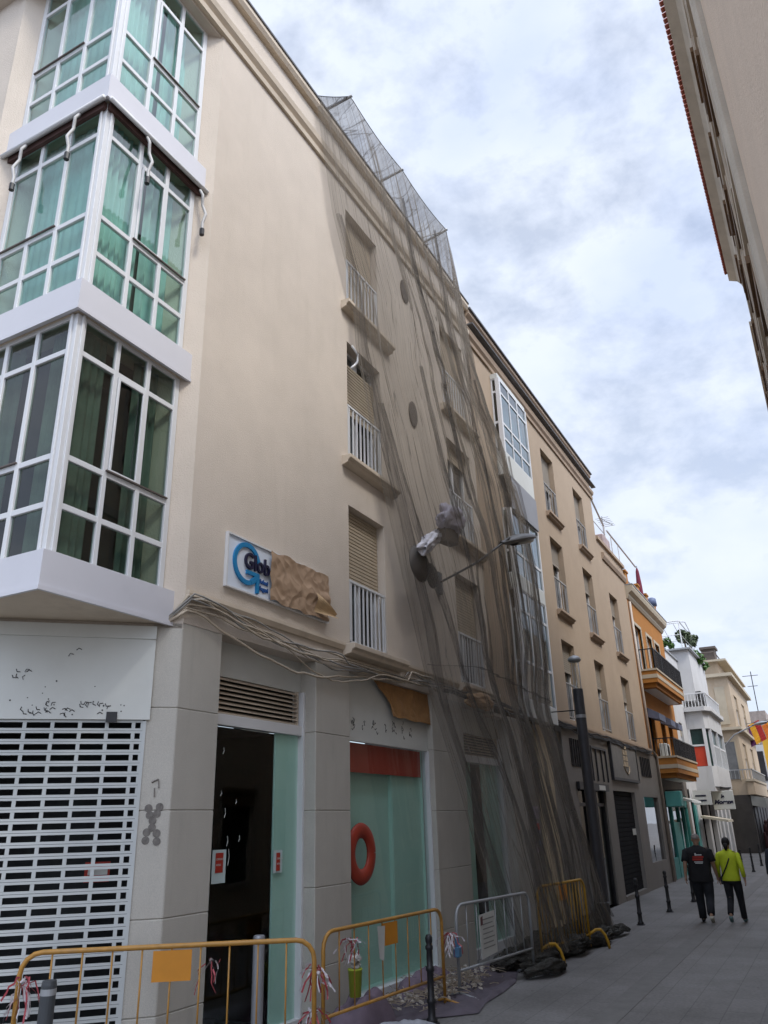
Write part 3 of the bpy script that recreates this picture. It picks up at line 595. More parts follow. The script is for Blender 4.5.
# ---- the three storeys of the glazed corner bay
BX, BY = 4.31, 5.64                           # outer corner of the bay
def bay_end(y): t = (y - C0.y) / CH.y; return C0.x + CH.x * t
def bay_endx(x): t = (x - C0.x) / CH.x; return C0.y + CH.y * t
for fl, (zb, zt0, zt1, glm, cm) in enumerate(((4.10, 4.44, 6.97, GL_DK, CURT_D), (6.99, 7.33, 9.83, GL_BAY, CURT), (9.85, 10.19, 12.66, GL_BAY, CURT))):
    e = bay_end(BY); f = bay_endx(BX)
    s = MB(); s.prism([(BX, BY), (e, BY), (BX, f)], zb, zt0)
    s.prism([(BX - .012, BY - .012), (e, BY - .012), (e, BY + .02), (BX + .02, BY + .02), (BX + .02, f), (BX - .012, f)], zb - .03, zb + .012)
    sf_ = MB(); sf_.prism([(BX + .06, BY + .06), (e - .05, BY + .06), (BX + .06, f - .05)], zb - .012, zb - .002)
    lb = ('lowest bay storey with dark glass', 'middle bay storey with an awning under the slab above', 'top bay storey under the cornice')[fl]
    bay = s.build('glazed_bay', BAND, bA); bay['label'] = lb; sf_.build('soffit', A_TRIM, bay)
    # frame
    w = MB(); X0 = BX + .07; Y0 = BY + .07; xe = bay_end(Y0) - .0; ye = bay_endx(X0)
    w.box(X0, X0 + .05, Y0, Y0 + .12, zt0, zt1); w.box(X0 + .05, X0 + .12, Y0, Y0 + .05, zt0, zt1); w.box(X0 + .052, X0 + .085, Y0 - .02, Y0, zt0, zt1); w.box(X0 - .02, X0, Y0 + .052, Y0 + .085, zt0, zt1)
    cxs = [X0 + .12 + (xe - .06 - X0 - .12) * k / 3 for k in range(4)]; cys = [Y0 + .12 + (ye - .06 - Y0 - .12) * k / 3 for k in range(4)]
    H = zt1 - zt0; rows = [zt0, zt0 + .19 * H, zt0 + .385 * H, zt0 + .84 * H, zt1]
    for k, x in enumerate(cxs[1:]): 
        t = .028 if k < 2 else .035
        w.box(x - t, x + t, Y0 + .003, Y0 + .05, zt0, zt1)
    for k, y in enumerate(cys[1:]):
        t = .028 if k < 2 else .035
        w.box(X0 + .003, X0 + .05, y - t, y + t, zt0, zt1)
    for k, z in enumerate(rows):
        t = .03 if 0 < k < 4 else .035
        w.box(cxs[0], cxs[-1] - .03, Y0 + .006, Y0 + .048, z - t, z + t); w.box(X0 + .006, X0 + .048, cys[0], cys[-1] - .03, z - t, z + t)
    # opening sash with a deeper frame and a dark drip rail
    w.box(cxs[1] + .03, cxs[1] + .06, Y0 - .012, Y0 + .01, rows[2] + .03, rows[3] - .03); w.box(cxs[2] - .06, cxs[2] - .03, Y0 - .012, Y0 + .01, rows[2] + .03, rows[3] - .03)
    w.box(cxs[1] + .06, cxs[2] - .06, Y0 - .012, Y0 + .01, rows[2] + .03, rows[2] + .065); w.box(cxs[1] + .06, cxs[2] - .06, Y0 - .012, Y0 + .01, rows[3] - .065, rows[3] - .03)
    w.build('window_frame', WHITE, bay, bevel=.004)
    for_a = MB(); for_a.box(cxs[1], cxs[3] - .03, Y0 - .02, Y0 + .004, rows[2] + .028, rows[2] + .043); for_a.build('drip_rail', surf('rail_brown', (.10, .08, .07), .5, .1, 5), bay)
    d = MB(); d.box(X0 - .02, X0 + .004, cys[1], cys[3] - .03, rows[2] + .028, rows[2] + .043); d.build('drip_rail', surf('rail_brown', (.10, .08, .07), .5, .1, 5), bay)
    gq = MB(); gq.quad((X0 + .05, Y0 + .03, zt0), (xe, Y0 + .03, zt0), (xe, Y0 + .03, zt1), (X0 + .05, Y0 + .03, zt1)); gq.quad((X0 + .03, Y0 + .05, zt0), (X0 + .03, ye, zt0), (X0 + .03, ye, zt1), (X0 + .03, Y0 + .05, zt1))
    gq.build('pane', glm, bay)
    # curtains a hand's width behind the glass
    cu = MB(); yy = Y0 + .17; xx = X0 + .17
    if fl == 0:
        curtain(cu, (xx + .02, yy), (xx + .38, yy), zt0 + .02, zt1, .02, 4); curtain(cu, (xe - .55, yy), (xe - .20, yy), zt0 + .02, zt1, .03, 4)
        curtain(cu, (xx, yy + .05), (xx, yy + .36), zt0 + .02, zt1, .02, 4); curtain(cu, (xx, ye - .6), (xx, ye - .22), zt0 + .02, zt1, .02, 3)
    else:
        curtain(cu, (xx, yy), (xe - .72, yy), zt0 + .02, zt1, .028, 8); curtain(cu, (xe - .62, yy + .03), (xe - .17, yy + .03), zt0 + .02, zt1, .028, 4)
        curtain(cu, (xx, yy), (xx, ye - .3), zt0 + .02, zt1, .012, 9)
    cu.build('curtain', CURT if fl else surf('curtain_olive', (.20, .235, .20), .9, .3, 2), bay, smooth=True)
    # frilled pelmet edge of the curtains near the bottom rows
    rm = MB(); rm.prism([(X0 + .3, Y0 + .32), (bay_end(Y0 + .32) - .1, Y0 + .32), (X0 + .3, bay_endx(X0 + .3) - .12)], zt0 + .001, zt1 - .001)
    rm.build('dark_room', surf('room_green', (.13, .19, .17), .9, .3, 1) if fl else DARK, bay)
    if fl < 2: pass
# folded awning under the slab of the top storey, with four curved arms
aw_ = MB(); e = bay_end(BY); f = bay_endx(BX)
aw_.box(BX + .07, e - .03, BY + .02, BY + .064, 9.72, 9.815); aw_.box(BX + .02, BX + .064, BY + .07, f - .03, 9.72, 9.815)
aw = aw_.build('awning_roll', surf('awning_maroon', (.07, .035, .03), .8, .2, 6), bA)
aw_ = MB(); aw_.tube([(BX + .02, BY - .03, 9.80), (e + .02, BY - .03, 9.80)], .028, 8); aw_.tube([(BX - .03, BY + .02, 9.80), (BX - .03, f + .02, 9.80)], .028, 8); aw_.build('awning_tube', WHITE, aw, smooth=True)
def arm(p, out, along):
    p = Vector(p); o = Vector(out); a = Vector(along); mb = MB()
    pts = [p, p + o * .05 + Vector((0, 0, -.10)), p + o * .03 + a * .03 + Vector((0, 0, -.24)), p + o * .09 + a * .035 + Vector((0, 0, -.40)), p + o * .07 + a * .01 + Vector((0, 0, -.55)), p + o * .08 + Vector((0, 0, -.68))]
    sm = []
    for i in range(len(pts) - 1):
        for t in (0, .33, .66): sm.append(pts[i].lerp(pts[i + 1], t))
    sm.append(pts[-1]); mb.tube(sm, .019, 8); ar = mb.build('awning_arm', surf('arm_grey', (.45, .44, .43), .5, .1, 5), aw, smooth=True)
    mb = MB(); mb.tube([pts[-1] + Vector((0, 0, .02)), pts[-1] + Vector((0, 0, -.07))], .03, 8); mb.build('arm_joint', BLACK, ar)
arm((4.91, BY - .02, 9.76), (0, -1, 0), (1, 0, 0)); arm((e - .10, BY - .02, 9.74), (0, -1, 0), (1, 0, 0))
arm((BX - .02, 6.05, 9.76), (-1, 0, 0), (0, 1, 0)); arm((BX - .02, 6.95, 9.76), (-1, 0, 0), (0, 1, 0))

# ============================================================ tan building next door, four storeys then three
bB = thing('apartment_building', 'tan rendered building with dark stone ground floor beyond the netted facade', 'building', (14.95, 5.56, 0))
BC = [(20.40, 21.62), (23.80, 24.98), (27.30, 28.55)]
FB1 = [(4.50, 6.58), (7.38, 9.50), (10.22, 12.24)]
hb = [(BC[i][0], BC[i][1], f[0], f[1]) for i in (0, 1) for f in FB1] + [(BC[2][0], BC[2][1], f[0], f[1]) for f in FB1[:2]]
s = MB(); wall_mesh(s, 14.93, 26.35, 4.25, 12.95, YF, hb[:6], .26, back=12); wall_mesh(s, 26.35, 30.5, 4.25, 11.2, YF, hb[6:], .26, back=12)
s.build('wall', B_WALL, bB)
s = MB(); cornice(s, 14.95, 26.5, YF, 12.72); s.build('cornice', B_TRIM, bB)
s = MB(); s.prism_x([(YF + .3, 13.16), (YF - .03, 13.16), (YF - .03, 13.42), (YF - .12, 13.50), (YF - .12, 13.60), (YF + .3, 13.60)], 14.95, 26.3); s.build('coping', B_TRIM, bB)
s = MB(); s.box(14.95, 26.32, YF - .17, YF + .3, 13.602, 13.65); s.box(14.95, 26.52, YF - .20, YF - .05, 13.165, 13.20); s.build('flashing', MATS['lead'], bB)
s = MB(); s.prism_x([(YF + .01, 10.62), (YF - .05, 10.62), (YF - .10, 10.74), (YF - .10, 10.86), (YF + .01, 10.88)], 26.9, 30.5); s.prism_x([(YF + .2, 11.2), (YF - .08, 11.2), (YF - .08, 11.32), (YF + .2, 11.32)], 26.36, 30.5); s.build('parapet_trim', B_TRIM, bB)
for i, c in enumerate(BC):
    for j, f in enumerate(FB1):
        if i == 2 and j == 2: continue
        street_window(bB, c[0], c[1], f[0], f[1], YF, blind=(.36, .30, .52)[j], rail=.95, sill=(j > 0), depth=.22, sillm=B_TRIM, nbars=4, sx=(.10, .10), silld=.14, blindm=surf('blind_grey', (.30, .265, .22), .7, .06, 5), railm=surf('rail_grey', (.30, .29, .28), .5, .1, 5))
s = MB(); s.prism_x([(YF + .01, 4.25), (YF - .09, 4.25), (YF - .12, 4.33), (YF - .12, 4.38), (YF + .01, 4.42)], 18.62, 30.5); s.build('string_course', B_TRIM, bB)
# dark stone ground floor with its openings
s = MB(); gh = [(20.3, 23.1, .0, 2.95), (24.0, 26.9, .0, 2.85), (28.2, 30.7, .75, 2.75)]
wall_mesh(s, 19.35, 31.6, 0, 4.25, YF - .03, gh, .25, back=11); s.build('stone_base', STONE_B, bB)
s = MB(); s.box(17.35, 18.35, YF - .04, YF + .3, 0, 4.1); s.build('pilaster_cream', surf('plaster_cream', (.58, .47, .31), .85, .09, 3, .4, 30), bB)
s = MB(); s.box(16.46, 17.33, YF + .02, YF + .3, 0, 4.1); s.box(18.37, 19.33, YF + .02, YF + .3, 0, 4.1); s.build('stone_jamb', STONE_B, bB)
s = MB()
for k, z in enumerate((2.15, 1.85, 1.5)): s.box(16.85, 17.15, YF - .0, YF + .018, z, z + .24)
nb = s.build('notice_board', surf('notice_mix', (.26, .22, .26), .6, .5, 9), bB); s = MB(); s.box(16.9, 17.1, YF - .006, YF - .002, 1.93, 2.06); s.build('notice_print', RED, nb); s = MB(); s.box(16.9, 17.1, YF - .006, YF - .002, 1.62, 1.72); s.build('notice_print', surf('print_blue', (.05, .16, .32), .6), nb)
# shop window with black frame
s = MB()
for x in (20.3, 21.25, 22.2, 23.02): s.box(x, x + .08, YF + .02, YF + .12, 0, 2.9)
s.box(20.38, 23.02, YF + .03, YF + .11, 2.42, 2.5); s.box(20.3, 23.1, YF + .02, YF + .12, 2.86, 2.95); s.box(20.2, 23.2, YF - .12, YF - .035, 2.80, 2.98); sf = s.build('shop_frame', BLACK, bB)
s = MB(); s.box(22.1, 22.75, YF - .13, YF - .122, 2.82, 2.94); s.build('white_label', WHITE_P, sf)  # plain white strip on the sign board
s = MB(); s.quad((20.3, YF + .08, 0), (23.1, YF + .08, 0), (23.1, YF + .08, 2.9), (20.3, YF + .08, 2.9)); s.build('shop_pane', GL_DK, bB)
s = MB(); recess_box(s, 20.31, 23.09, .01, 2.9, YF + .2, YF + 2.2); s.build('shop_interior', surf('shop_warm', (.10, .09, .075), .8, .5, .9), bB)
s = MB(); s.box(20.7, 21.1, YF + .5, YF + .56, .9, 2.0); s.build('green_poster', surf('poster_green', (.08, .30, .10), .6, .4, 5), bB)
s = MB(); s.box(21.7, 22.1, YF + .6, YF + .66, .3, 2.3); s.build('pale_poster', surf('poster_pale', (.45, .42, .36), .6, .2, 5), bB)
# dark rolling shutter
s = MB(); louvre_blind(s, 24.05, 26.85, .12, 2.85, YF + .1, .12, .03); s.build('dark_shutter', surf('shutter_black', (.012, .012, .014), .8, .2, 3, spec=.1), bB)
s = MB(); s.box(24.0, 26.9, YF - .05, YF + .2, 0, .12); s.build('doorstep', STONE_B, bB)
s = MB(); s.box(26.3, 26.75, YF + .05, YF + .058, 1.62, 1.8); s.build('white_notice', WHITE_P, bB)
# shop window three
s = MB(); s.quad((28.2, YF + .05, .75), (30.7, YF + .05, .75), (30.7, YF + .05, 2.75), (28.2, YF + .05, 2.75)); s.build('shop_pane', glass('glass_mirror', (.22, .26, .27), 1.0), bB)
s = MB(); recess_box(s, 28.21, 30.69, .76, 2.74, YF + .22, YF + 1.5); s.build('shop_interior', DARK, bB)
s = MB(); s.box(28.8, 29.9, YF + .6, YF + 1.1, .8, 1.35); s.box(28.95, 29.7, YF + .65, YF + 1.05, 1.35, 1.8); s.build('van_reflection', surf('reflection_grey', (.30, .31, .32), .5, .1, 3), bB, bevel=.08)  # pale boxes standing in for a van's reflection in the pane
# small openings above the shop windows
for (x0, x1, z0, z1) in ((20.0, 21.2, 3.35, 4.0), (28.4, 30.0, 3.40, 4.02)):
    s = MB(); s.box(x0, x1, YF - .05, YF - .032, z0, z1)
    for k in range(6): x = x0 + .1 + (x1 - x0 - .2) * k / 5; s.box(x - .012, x + .012, YF - .075, YF - .052, z0, z1)
    s.build('vent_grille', BLACK, bB)
s = MB()
for (a, b, c_, d) in ((21.9, 21.96, 3.05, 3.95), (23.5, 23.56, 3.05, 3.95), (21.96, 23.5, 3.89, 3.95), (22.4, 22.44, 3.05, 3.89), (23.0, 23.04, 3.05, 3.89)): s.box(a, b, YF - .075, YF - .035, c_, d)
s.build('sign_frame', BLACK, bB)

# white glazed bay on the tan building
def bay2():
    x0, x1, y0 = 16.46, 18.56, 5.34
    s = MB()
    s.box(x0, x1, y0, YF - .002, 9.82, 10.42); s.box(x0, x1, y0 + .002, YF - .002, 7.02, 7.36); s.box(x0, x1, y0, YF - .002, 4.16, 4.52); s.box(x0, x1, y0 + .03, YF - .002, 12.46, 12.60)
    s.box(x0 + .10, x1 - .05, y0 - .004, y0 + .004, 9.86, 9.90)
    b = s.build('glazed_bay', WHITE_P, bB, bevel=.008)
    for (z0, z1, rows) in ((10.42, 12.46, (.2, .4, .82)), (7.36, 8.95, (.35,)), (4.52, 7.02, (.34, .80))):
        w = MB(); H = z1 - z0; zs = [z0] + [z0 + r_ * H for r_ in rows] + [z1]
        w.box(x0, x0 + .10, y0, y0 + .10, z0, z1); w.box(x1 - .07, x1, y0, y0 + .08, z0, z1)
        for k in (1, 2): x = x0 + .10 + (x1 - x0 - .17) * k / 3; w.box(x - .025, x + .025, y0 + .012, y0 + .05, z0, z1)
        for z in zs: w.box(x0 + .1, x1 - .07, y0 + .014, y0 + .048, z - .03, z + .03); w.box(x0 + .014, x0 + .048, y0 + .1, YF - .003, z - .03, z + .03)
        w.box(x0 + .01, x0 + .05, YF - .04, YF - .004, z0, z1)
        wf = w.build('window_frame', WHITE, b)
        g_ = MB(); g_.quad((x0 + .05, y0 + .032, z0), (x1, y0 + .032, z0), (x1, y0 + .032, z1), (x0 + .05, y0 + .032, z1)); g_.quad((x0 + .03, y0 + .05, z0), (x0 + .03, YF, z0), (x0 + .03, YF, z1), (x0 + .03, y0 + .05, z1))
        g_.quad((x1 - .03, y0 + .05, z0), (x1 - .03, YF, z0), (x1 - .03, YF, z1), (x1 - .03, y0 + .05, z1)); g_.build('pane', glass('glass_blue', (.35, .5, .55), 1.0), b)
        cu = MB(); curtain(cu, (x0 + .12, y0 + .13), (x1 - .12, y0 + .13), z0, z1, .02, 9); cu.build('curtain', surf('curtain_blue', (.30, .38, .40), .9, .2, 2), b, smooth=True)
    s = MB(); s.box(x0 + .14, x1 - .08, y0 - .05, y0 - .004, 8.95, 9.80); s.build('grey_blind', surf('blind_slate', (.27, .28, .31), .7, .05, 2), b)
    return b
bay2()

# ============================================================ orange building
bO = thing('house', 'orange rendered house with two deep balconies and sandy trims', 'house', (30.5, 5.56, 0))
OW = [(30.95, 32.35), (33.45, 34.55), (35.2, 36.3)]
hl = [(a, b, 7.35, 9.12) for a, b in OW] + [(a + .4, b + .1, 4.3, 5.75) for a, b in OW]
s = MB(); wall_mesh(s, 30.5, 37.8, 3.5, 10.05, YF, hl, .2, back=11); s.build('wall', ORANGE, bO)
s = MB(); s.prism_x([(YF + .3, 10.0), (YF - .04, 10.0), (YF - .10, 10.10), (YF - .10, 10.18), (YF - .24, 10.28), (YF - .28, 10.42), (YF - .28, 10.50), (YF + .3, 10.52)], 30.4, 37.85); s.build('cornice', OR_TRIM, bO)
s = MB(); s.box(30.4, 37.9, YF - .30, YF + .3, 10.521, 10.56); s.build('flashing', GREY_M, bO)
for x in (30.6, 32.9, 34.7, 36.6):
    s = MB(); s.box(x, x + .42, YF - .05, YF + .35, 10.56, 11.12); s.box(x - .04, x + .46, YF - .09, YF + .39, 11.12, 11.2); s.build('parapet_post', ORANGE, bO)
s = MB(); railing(s, 31.02, 36.6, 10.56, 11.1, YF + .12, 40, .012); s.build('parapet_rail', GREY_M, bO)
for k, (a, b) in enumerate(OW):
    s = MB(); t = .12
    s.box(a - t, a, YF - .03, YF + .05, 7.35, 9.24); s.box(b, b + t, YF - .03, YF + .05, 7.35, 9.24); s.box(a, b, YF - .03, YF + .05, 9.12, 9.24)
    w = street_window(bO, a, b, 7.35, 9.12, YF, blind=0, rail=0, sill=False, depth=.14); s.build('surround', OR_TRIM, w)
    w = street_window(bO, a + .4, b + .1, 4.3, 5.75, YF, blind=0, rail=0, sill=False, depth=.14, framem=BLACK)
    s = MB(); x0, x1 = a + .3, b + .2
    s.add([(x0, YF - .01, 5.95), (x1, YF - .01, 5.95), (x1, YF - .42, 5.72), (x0, YF - .42, 5.72), (x0, YF - .42, 5.48), (x1, YF - .42, 5.48), (x0, YF - .01, 5.6), (x1, YF - .01, 5.6)], [(0, 3, 2, 1), (3, 4, 5, 2), (0, 6, 4, 3), (1, 2, 5, 7), (6, 7, 5, 4)])
    s.build('window_awning', surf('awning_navy', (.11, .125, .18), .8, .1, 3), w)
def balcony(bld, x0, x1, y0, zf, zt, zr, lowlip=True):
    s = MB(); s.prism([(x0, YF), (x0, y0), (x1, y0), (x1, YF)], zf, zt); s.prism([(x0 + .12, YF), (x0 + .12, y0 + .1), (x1 - .12, y0 + .1), (x1 - .12, YF)], zf - .16, zf)
    b = s.build('balcony', ORANGE, bld)
    s = MB(); s.box(x0 - .015, x1 + .015, y0 - .015, YF, zf + .16, zf + .30); s.box(x0 - .03, x1 + .03, y0 - .03, YF, zt - .03, zt + .04); s.build('balcony_band', OR_TRIM, b)
    s = MB(); s.box(x0 + .5, x1 - .5, y0 + .2, YF, zf - .18, zf - .165); s.build('balcony_soffit', WHITE_P, b)
    s = MB(); n = 46
    s.box(x0, x1, y0, y0 + .03, zr - .04, zr); s.box(x0, x0 + .03, y0, YF, zr - .04, zr); s.box(x1 - .03, x1, y0, YF, zr - .04, zr)
    for k in range(n): x = x0 + (x1 - x0) * k / (n - 1); s.box(x - .009, x + .009, y0 + .006, y0 + .024, zt, zr - .03)
    for k in range(1, 6): y = y0 + (YF - y0) * k / 6; s.box(x0 + .006, x0 + .024, y - .009, y + .009, zt, zr - .03)
    for k in range(5): x = x0 + (x1 - x0) * k / 4; s.box(x - .018, x + .018, y0 - .004, y0 + .03, zt, zr)
    s.build('balcony_railing', BLACK, b); return b
balcony(bO, 30.75, 36.9, 4.92, 6.78, 7.25, 8.05)
balcony(bO, 31.55, 36.7, 4.82, 3.60, 4.16, 4.85)
for (x, y, z) in ((32.2, 5.2, 4.2), ):
    s = MB(); s.box(x, x + .7, y, y + .28, z, z + .5); a_ = s.build('air_conditioner', WHITE_P, bO, bevel=.02); s = MB(); s.lathe([(.19, 0), (.19, .012)], (0, 0, 0), 20); s.v = [(x + .3 + p_, y - .002 - r_, z + .25 + q_) for p_, q_, r_ in s.v]; s.build('fan_grille', BLACK, a_)
# ground floor of the orange house, teal shop
s = MB(); s.box(31.62, 37.8, YF - .02, YF + .0, 2.9, 3.5); s.box(31.62, 32.2, YF - .02, YF + .1, 0, 2.9); s.box(37.2, 37.8, YF - .02, YF + .1, 0, 2.9); s.build('stone_base', surf('base_dark_stone', (.14, .125, .11), .8, .15, 2), bO)  # base in plain dark stone colour
s = MB(); recess_box(s, 32.2, 37.2, 0.01, 2.9, YF + .1, YF + 2); s.build('shop_interior', DARK, bO)
TEALP = surf('shopfront_teal', (.05, .26, .24), .5, .1, 2)
s = MB()
for x in (32.2, 33.4, 35.0, 36.2, 37.05): s.box(x, x + .15, YF + .0, YF + .12, 0, 2.55)
s.box(32.2, 37.2, YF, YF + .12, 2.45, 2.9); s.box(32.2, 33.4, YF + .02, YF + .1, 0, .7); s.box(33.55, 34.9, YF + .02, YF + .1, 0, 1.9); s.build('shopfront', TEALP, bO)
s = MB(); s.quad((32.2, YF + .07, 0), (37.2, YF + .07, 0), (37.2, YF + .07, 2.5), (32.2, YF + .07, 2.5)); s.build('shop_pane', GL_DK, bO)
s = MB(); s.tube([(31.35, YF - .08, 0), (31.35, YF - .08, 4.2), (30.62, YF - .06, 4.4), (30.62, YF - .06, 9.9)], .05, 8); s.build('downpipe', surf('pipe_beige', (.42, .36, .3), .5, .1, 3), bO, smooth=True)

# ============================================================ white house with the lantern bay
bW = thing('house', 'white plastered house with a projecting glazed bay and red lower panels', 'house', (37.8, 5.56, 0))
s = MB(); wall_mesh(s, 37.8, 46.5, 3.2, 7.3, YF, [(38.6, 39.5, 4.3, 6.1)], .2, back=11); s.box(41.2, 46.9, 4.95, 9.5, 7.3, 9.78); s.box(37.8, 41.2, YF, 9.5, 7.3, 9.25); s.build('wall', WHITE_W, bW)
street_window(bW, 38.6, 39.5, 4.3, 6.1, YF, blind=.3, rail=0, sill=False, depth=.15)
s = MB(); poly = [(40.9, YF), (40.9, 4.75), (41.3, 4.55), (46.2, 4.55), (46.6, 4.75), (46.6, YF)]
big = [(40.7, YF), (40.7, 4.62), (41.15, 4.38), (46.35, 4.38), (46.8, 4.62), (46.8, YF)]
s.prism(poly, 3.35, 4.25); s.prism(poly, 5.95, 6.75); s.prism(big, 6.75, 6.95); s.prism([(a, max(b, 4.7)) for a, b in poly], 3.15, 3.35)
by = s.build('glazed_bay', WHITE_W, bW)
s = MB(); 
for (x, y) in ((40.9, 5.45), (40.9, 4.75), (41.3, 4.55), (43.7, 4.55), (46.2, 4.55), (46.6, 4.75)): s.box(x, x + .14, y, y + .14, 4.25, 5.95)
for k in range(12): x = 41.5 + k * .39; s.box(x, x + .05, 4.565, 4.60, 4.25, 5.2)
s.box(40.93, 40.97, 4.8, 5.5, 5.16, 5.24); s.box(41.4, 46.2, 4.57, 4.62, 5.16, 5.24); s.build('window_frame', WHITE, by)
s = MB(); s.box(40.96, 41.0, 4.86, 5.44, 4.27, 5.14); s.build('red_panel', surf('panel_red', (.50, .05, .02), .5, .1, 4), by)
s = MB(); s.prism([(a + .12 if a < 44 else a - .12, b + (.12 if b < 5.5 else 0)) for a, b in poly], 4.26, 5.94); s.build('dark_room', surf('room_green_dark', (.02, .05, .045), .3, .3, 3), by)
s = MB()
for k in range(22): x = 41.2 + k * .24; s.box(x, x + .03, 4.50, 4.53, 6.95, 7.6)
s.box(41.1, 46.4, 4.49, 4.54, 7.58, 7.64)
for k in range(7): y = 4.55 + k * .15; s.box(41.02, 41.05, y, y + .03, 6.95, 7.6)
s.box(41.0, 41.06, 4.5, 5.5, 7.58, 7.64); s.build('terrace_railing', WHITE, bW)
s = MB(); s.box(41.2, 46.2, 4.7, 4.94, 7.35, 7.72); s.build('terrace_awning', BLACK, bW)
s = MB(); s.box(41.0, 46.9, 4.80, 9.5, 9.781, 9.86); s.box(37.8, 41.2, YF - .06, 9.5, 9.251, 9.33); s.build('coping', GREY_M, bW)
# ground floor
s = MB(); s.box(37.8, 38.4, YF, YF + .2, 0, 3.2); s.box(40.2, 41.2, YF, YF + .2, 0, 3.2); s.box(43.2, 43.9, YF - .01, YF + .2, 0, 3.2); s.box(46.0, 46.5, YF, YF + .2, 0, 3.2); s.box(37.8, 46.5, YF, YF + .2, 2.75, 3.2); s.build('ground_piers', WHITE_W, bW)
s = MB(); recess_box(s, 37.8, 46.5, .01, 3.2, YF + .2, YF + 2); s.build('shop_interior', DARK, bW)
s = MB(); s.box(38.4, 38.7, YF + .05, YF + .12, 0, 2.7); s.box(39.6, 40.2, YF + .05, YF + .12, 0, 2.7); s.build('shopfront', TEALP, bW)
# pergola frame on the roof terrace
s = MB()
T = [(41.4, 5.2), (46.4, 5.2), (46.4, 8.2), (41.4, 8.2)]
for (x, y) in T: s.tube([(x, y, 9.8), (x, y, 11.3)], .03, 6)
for a, b in zip(T, T[1:] + T[:1]): s.tube([(*a, 11.3), (*b, 11.3)], .03, 6)
for k in range(1, 5): y = 5.2 + 3.0 * k / 5; s.tube([(41.4, y, 11.3), (43.9, y, 11.75), (46.4, y, 11.3)], .02, 6)
s.tube([(43.9, 5.2, 11.75), (43.9, 8.2, 11.75)], .02, 6); s.tube([(41.4, 5.2, 11.3), (43.9, 5.2, 11.75), (46.4, 5.2, 11.3)], .025, 6)
s.tube([(41.4, 5.2, 10.6), (46.4, 5.2, 10.6)], .018, 6); s.tube([(41.4, 5.2, 10.6), (41.4, 8.2, 10.6)], .018, 6)
tag(s.build('pergola', WHITE), 'thin white metal pergola frame on the terrace of the white house', 'pergola')

# ============================================================ lower white house, cream house, houses closing the street
bV = thing('house', 'narrow plain white house between the white bay and the cream house', 'house', (46.5, 5.56, 0))
s = MB(); s.box(46.95, 53.9, YF, 11, 3.0, 8.4); s.build('wall', WHITE_W, bV); s = MB()
for x in (46.95, 48.6, 50.4, 52.3): s.box(x, x + .7, YF, YF + .3, 0, 3.0)
s.build('ground_piers', WHITE_W, bV); s = MB(); recess_box(s, 46.95, 53.9, .01, 3.0, YF + .3, YF + 2); s.build('shop_interior', DARK, bV)
s = MB(); s.box(46.95, 49.8, 5.15, YF, 5.4, 7.6); s.build('upper_bay', WHITE_W, bV)
s = MB(); s.box(48.0, 48.9, YF - .05, YF - .01, 4.1, 5.2); s.box(51.0, 52.0, YF - .05, YF - .01, 4.3, 6.2); s.build('window', surf('window_grey', (.06, .07, .08), .3, .2, 3), bV)
s = MB(); s.box(46.95, 53.9, YF - .25, YF, 3.35, 3.5); s.build('cornice', WHITE_W, bV)

bC = thing('house', 'cream stuccoed house with stepped cornice and railed roof terrace', 'house', (54, 4.4, 0))
s = MB(); wall_mesh(s, 54.0, 67, 3.2, 10.35, 4.45, [(56, 58, 4.2, 6.3), (61, 63, 4.2, 6.3), (56, 58, 7.4, 9.3), (61, 63, 7.4, 9.3)], .2, back=11)
s.box(54.3, 66.5, 4.9, 10, 10.35, 11.2); s.build('wall', CREAM, bC)
s = MB()
for (z0, z1, o_) in ((10.2, 10.4, .3), (6.95, 7.12, .28), (11.2, 11.32, .1)): s.box(54.0 - o_, 67 + o_, 4.45 - o_, 11, z0, z1)
s.box(53.7, 64, 4.0, 4.45, 3.95, 4.08); s.build('cornice', OR_TRIM, bC)
s = MB(); s.box(53.8, 64, 4.05, 4.45, 3.2, 3.95); s.build('balcony', CREAM, bC)
for (x0, x1, z0, z1) in ((56, 58, 4.2, 6.3), (61, 63, 4.2, 6.3), (56, 58, 7.4, 9.3), (61, 63, 7.4, 9.3)): street_window(bC, x0, x1, z0, z1, 4.45, blind=.4, rail=0, sill=False, depth=.15)
# side face towards the viewer: panels and a tall grey window
s = MB(); s.box(53.96, 53.995, 4.75, 5.35, 4.1, 6.25); s.build('side_window', surf('window_slate', (.14, .145, .15), .5, .2, 3), bC)
s = MB(); s.box(53.95, 53.995, 4.68, 4.74, 4.0, 6.35); s.box(53.95, 53.995, 5.36, 5.42, 4.0, 6.35); s.box(53.95, 53.995, 4.74, 5.36, 6.26, 6.35); s.box(53.955, 53.997, 4.76, 5.34, 7.3, 9.6); s.build('side_panel', OR_TRIM, bC)
s = MB()
for k in range(8): y = 4.1 + k * .22; s.box(53.72, 53.75, y, y + .03, 4.08, 4.6)
for k in range(30): x = 53.7 + k * .34; s.box(x, x + .03, 4.02, 4.05, 4.08, 4.6)
s.box(53.7, 64, 4.0, 4.05, 4.58, 4.64); s.box(53.7, 53.75, 4.0, 5.6, 4.58, 4.64); s.build('balcony_railing', GREY_M, bC)
s = MB(); s.tube([(54.5, 5.0, 11.9), (66, 5.0, 11.9)], .04, 6); s.tube([(54.5, 5.0, 11.9), (54.5, 9, 11.9)], .04, 6)
for x in (54.5, 58, 62, 66): s.tube([(x, 5.0, 11.3), (x, 5.0, 11.9)], .04, 6)
s.box(55.0, 56.0, 5.0, 5.8, 11.3, 12.2); s.box(54.85, 56.15, 4.9, 5.9, 12.2, 12.35); s.build('roof_railing', surf('rail_rust', (.10, .08, .07), .7, .2, 4), bC)
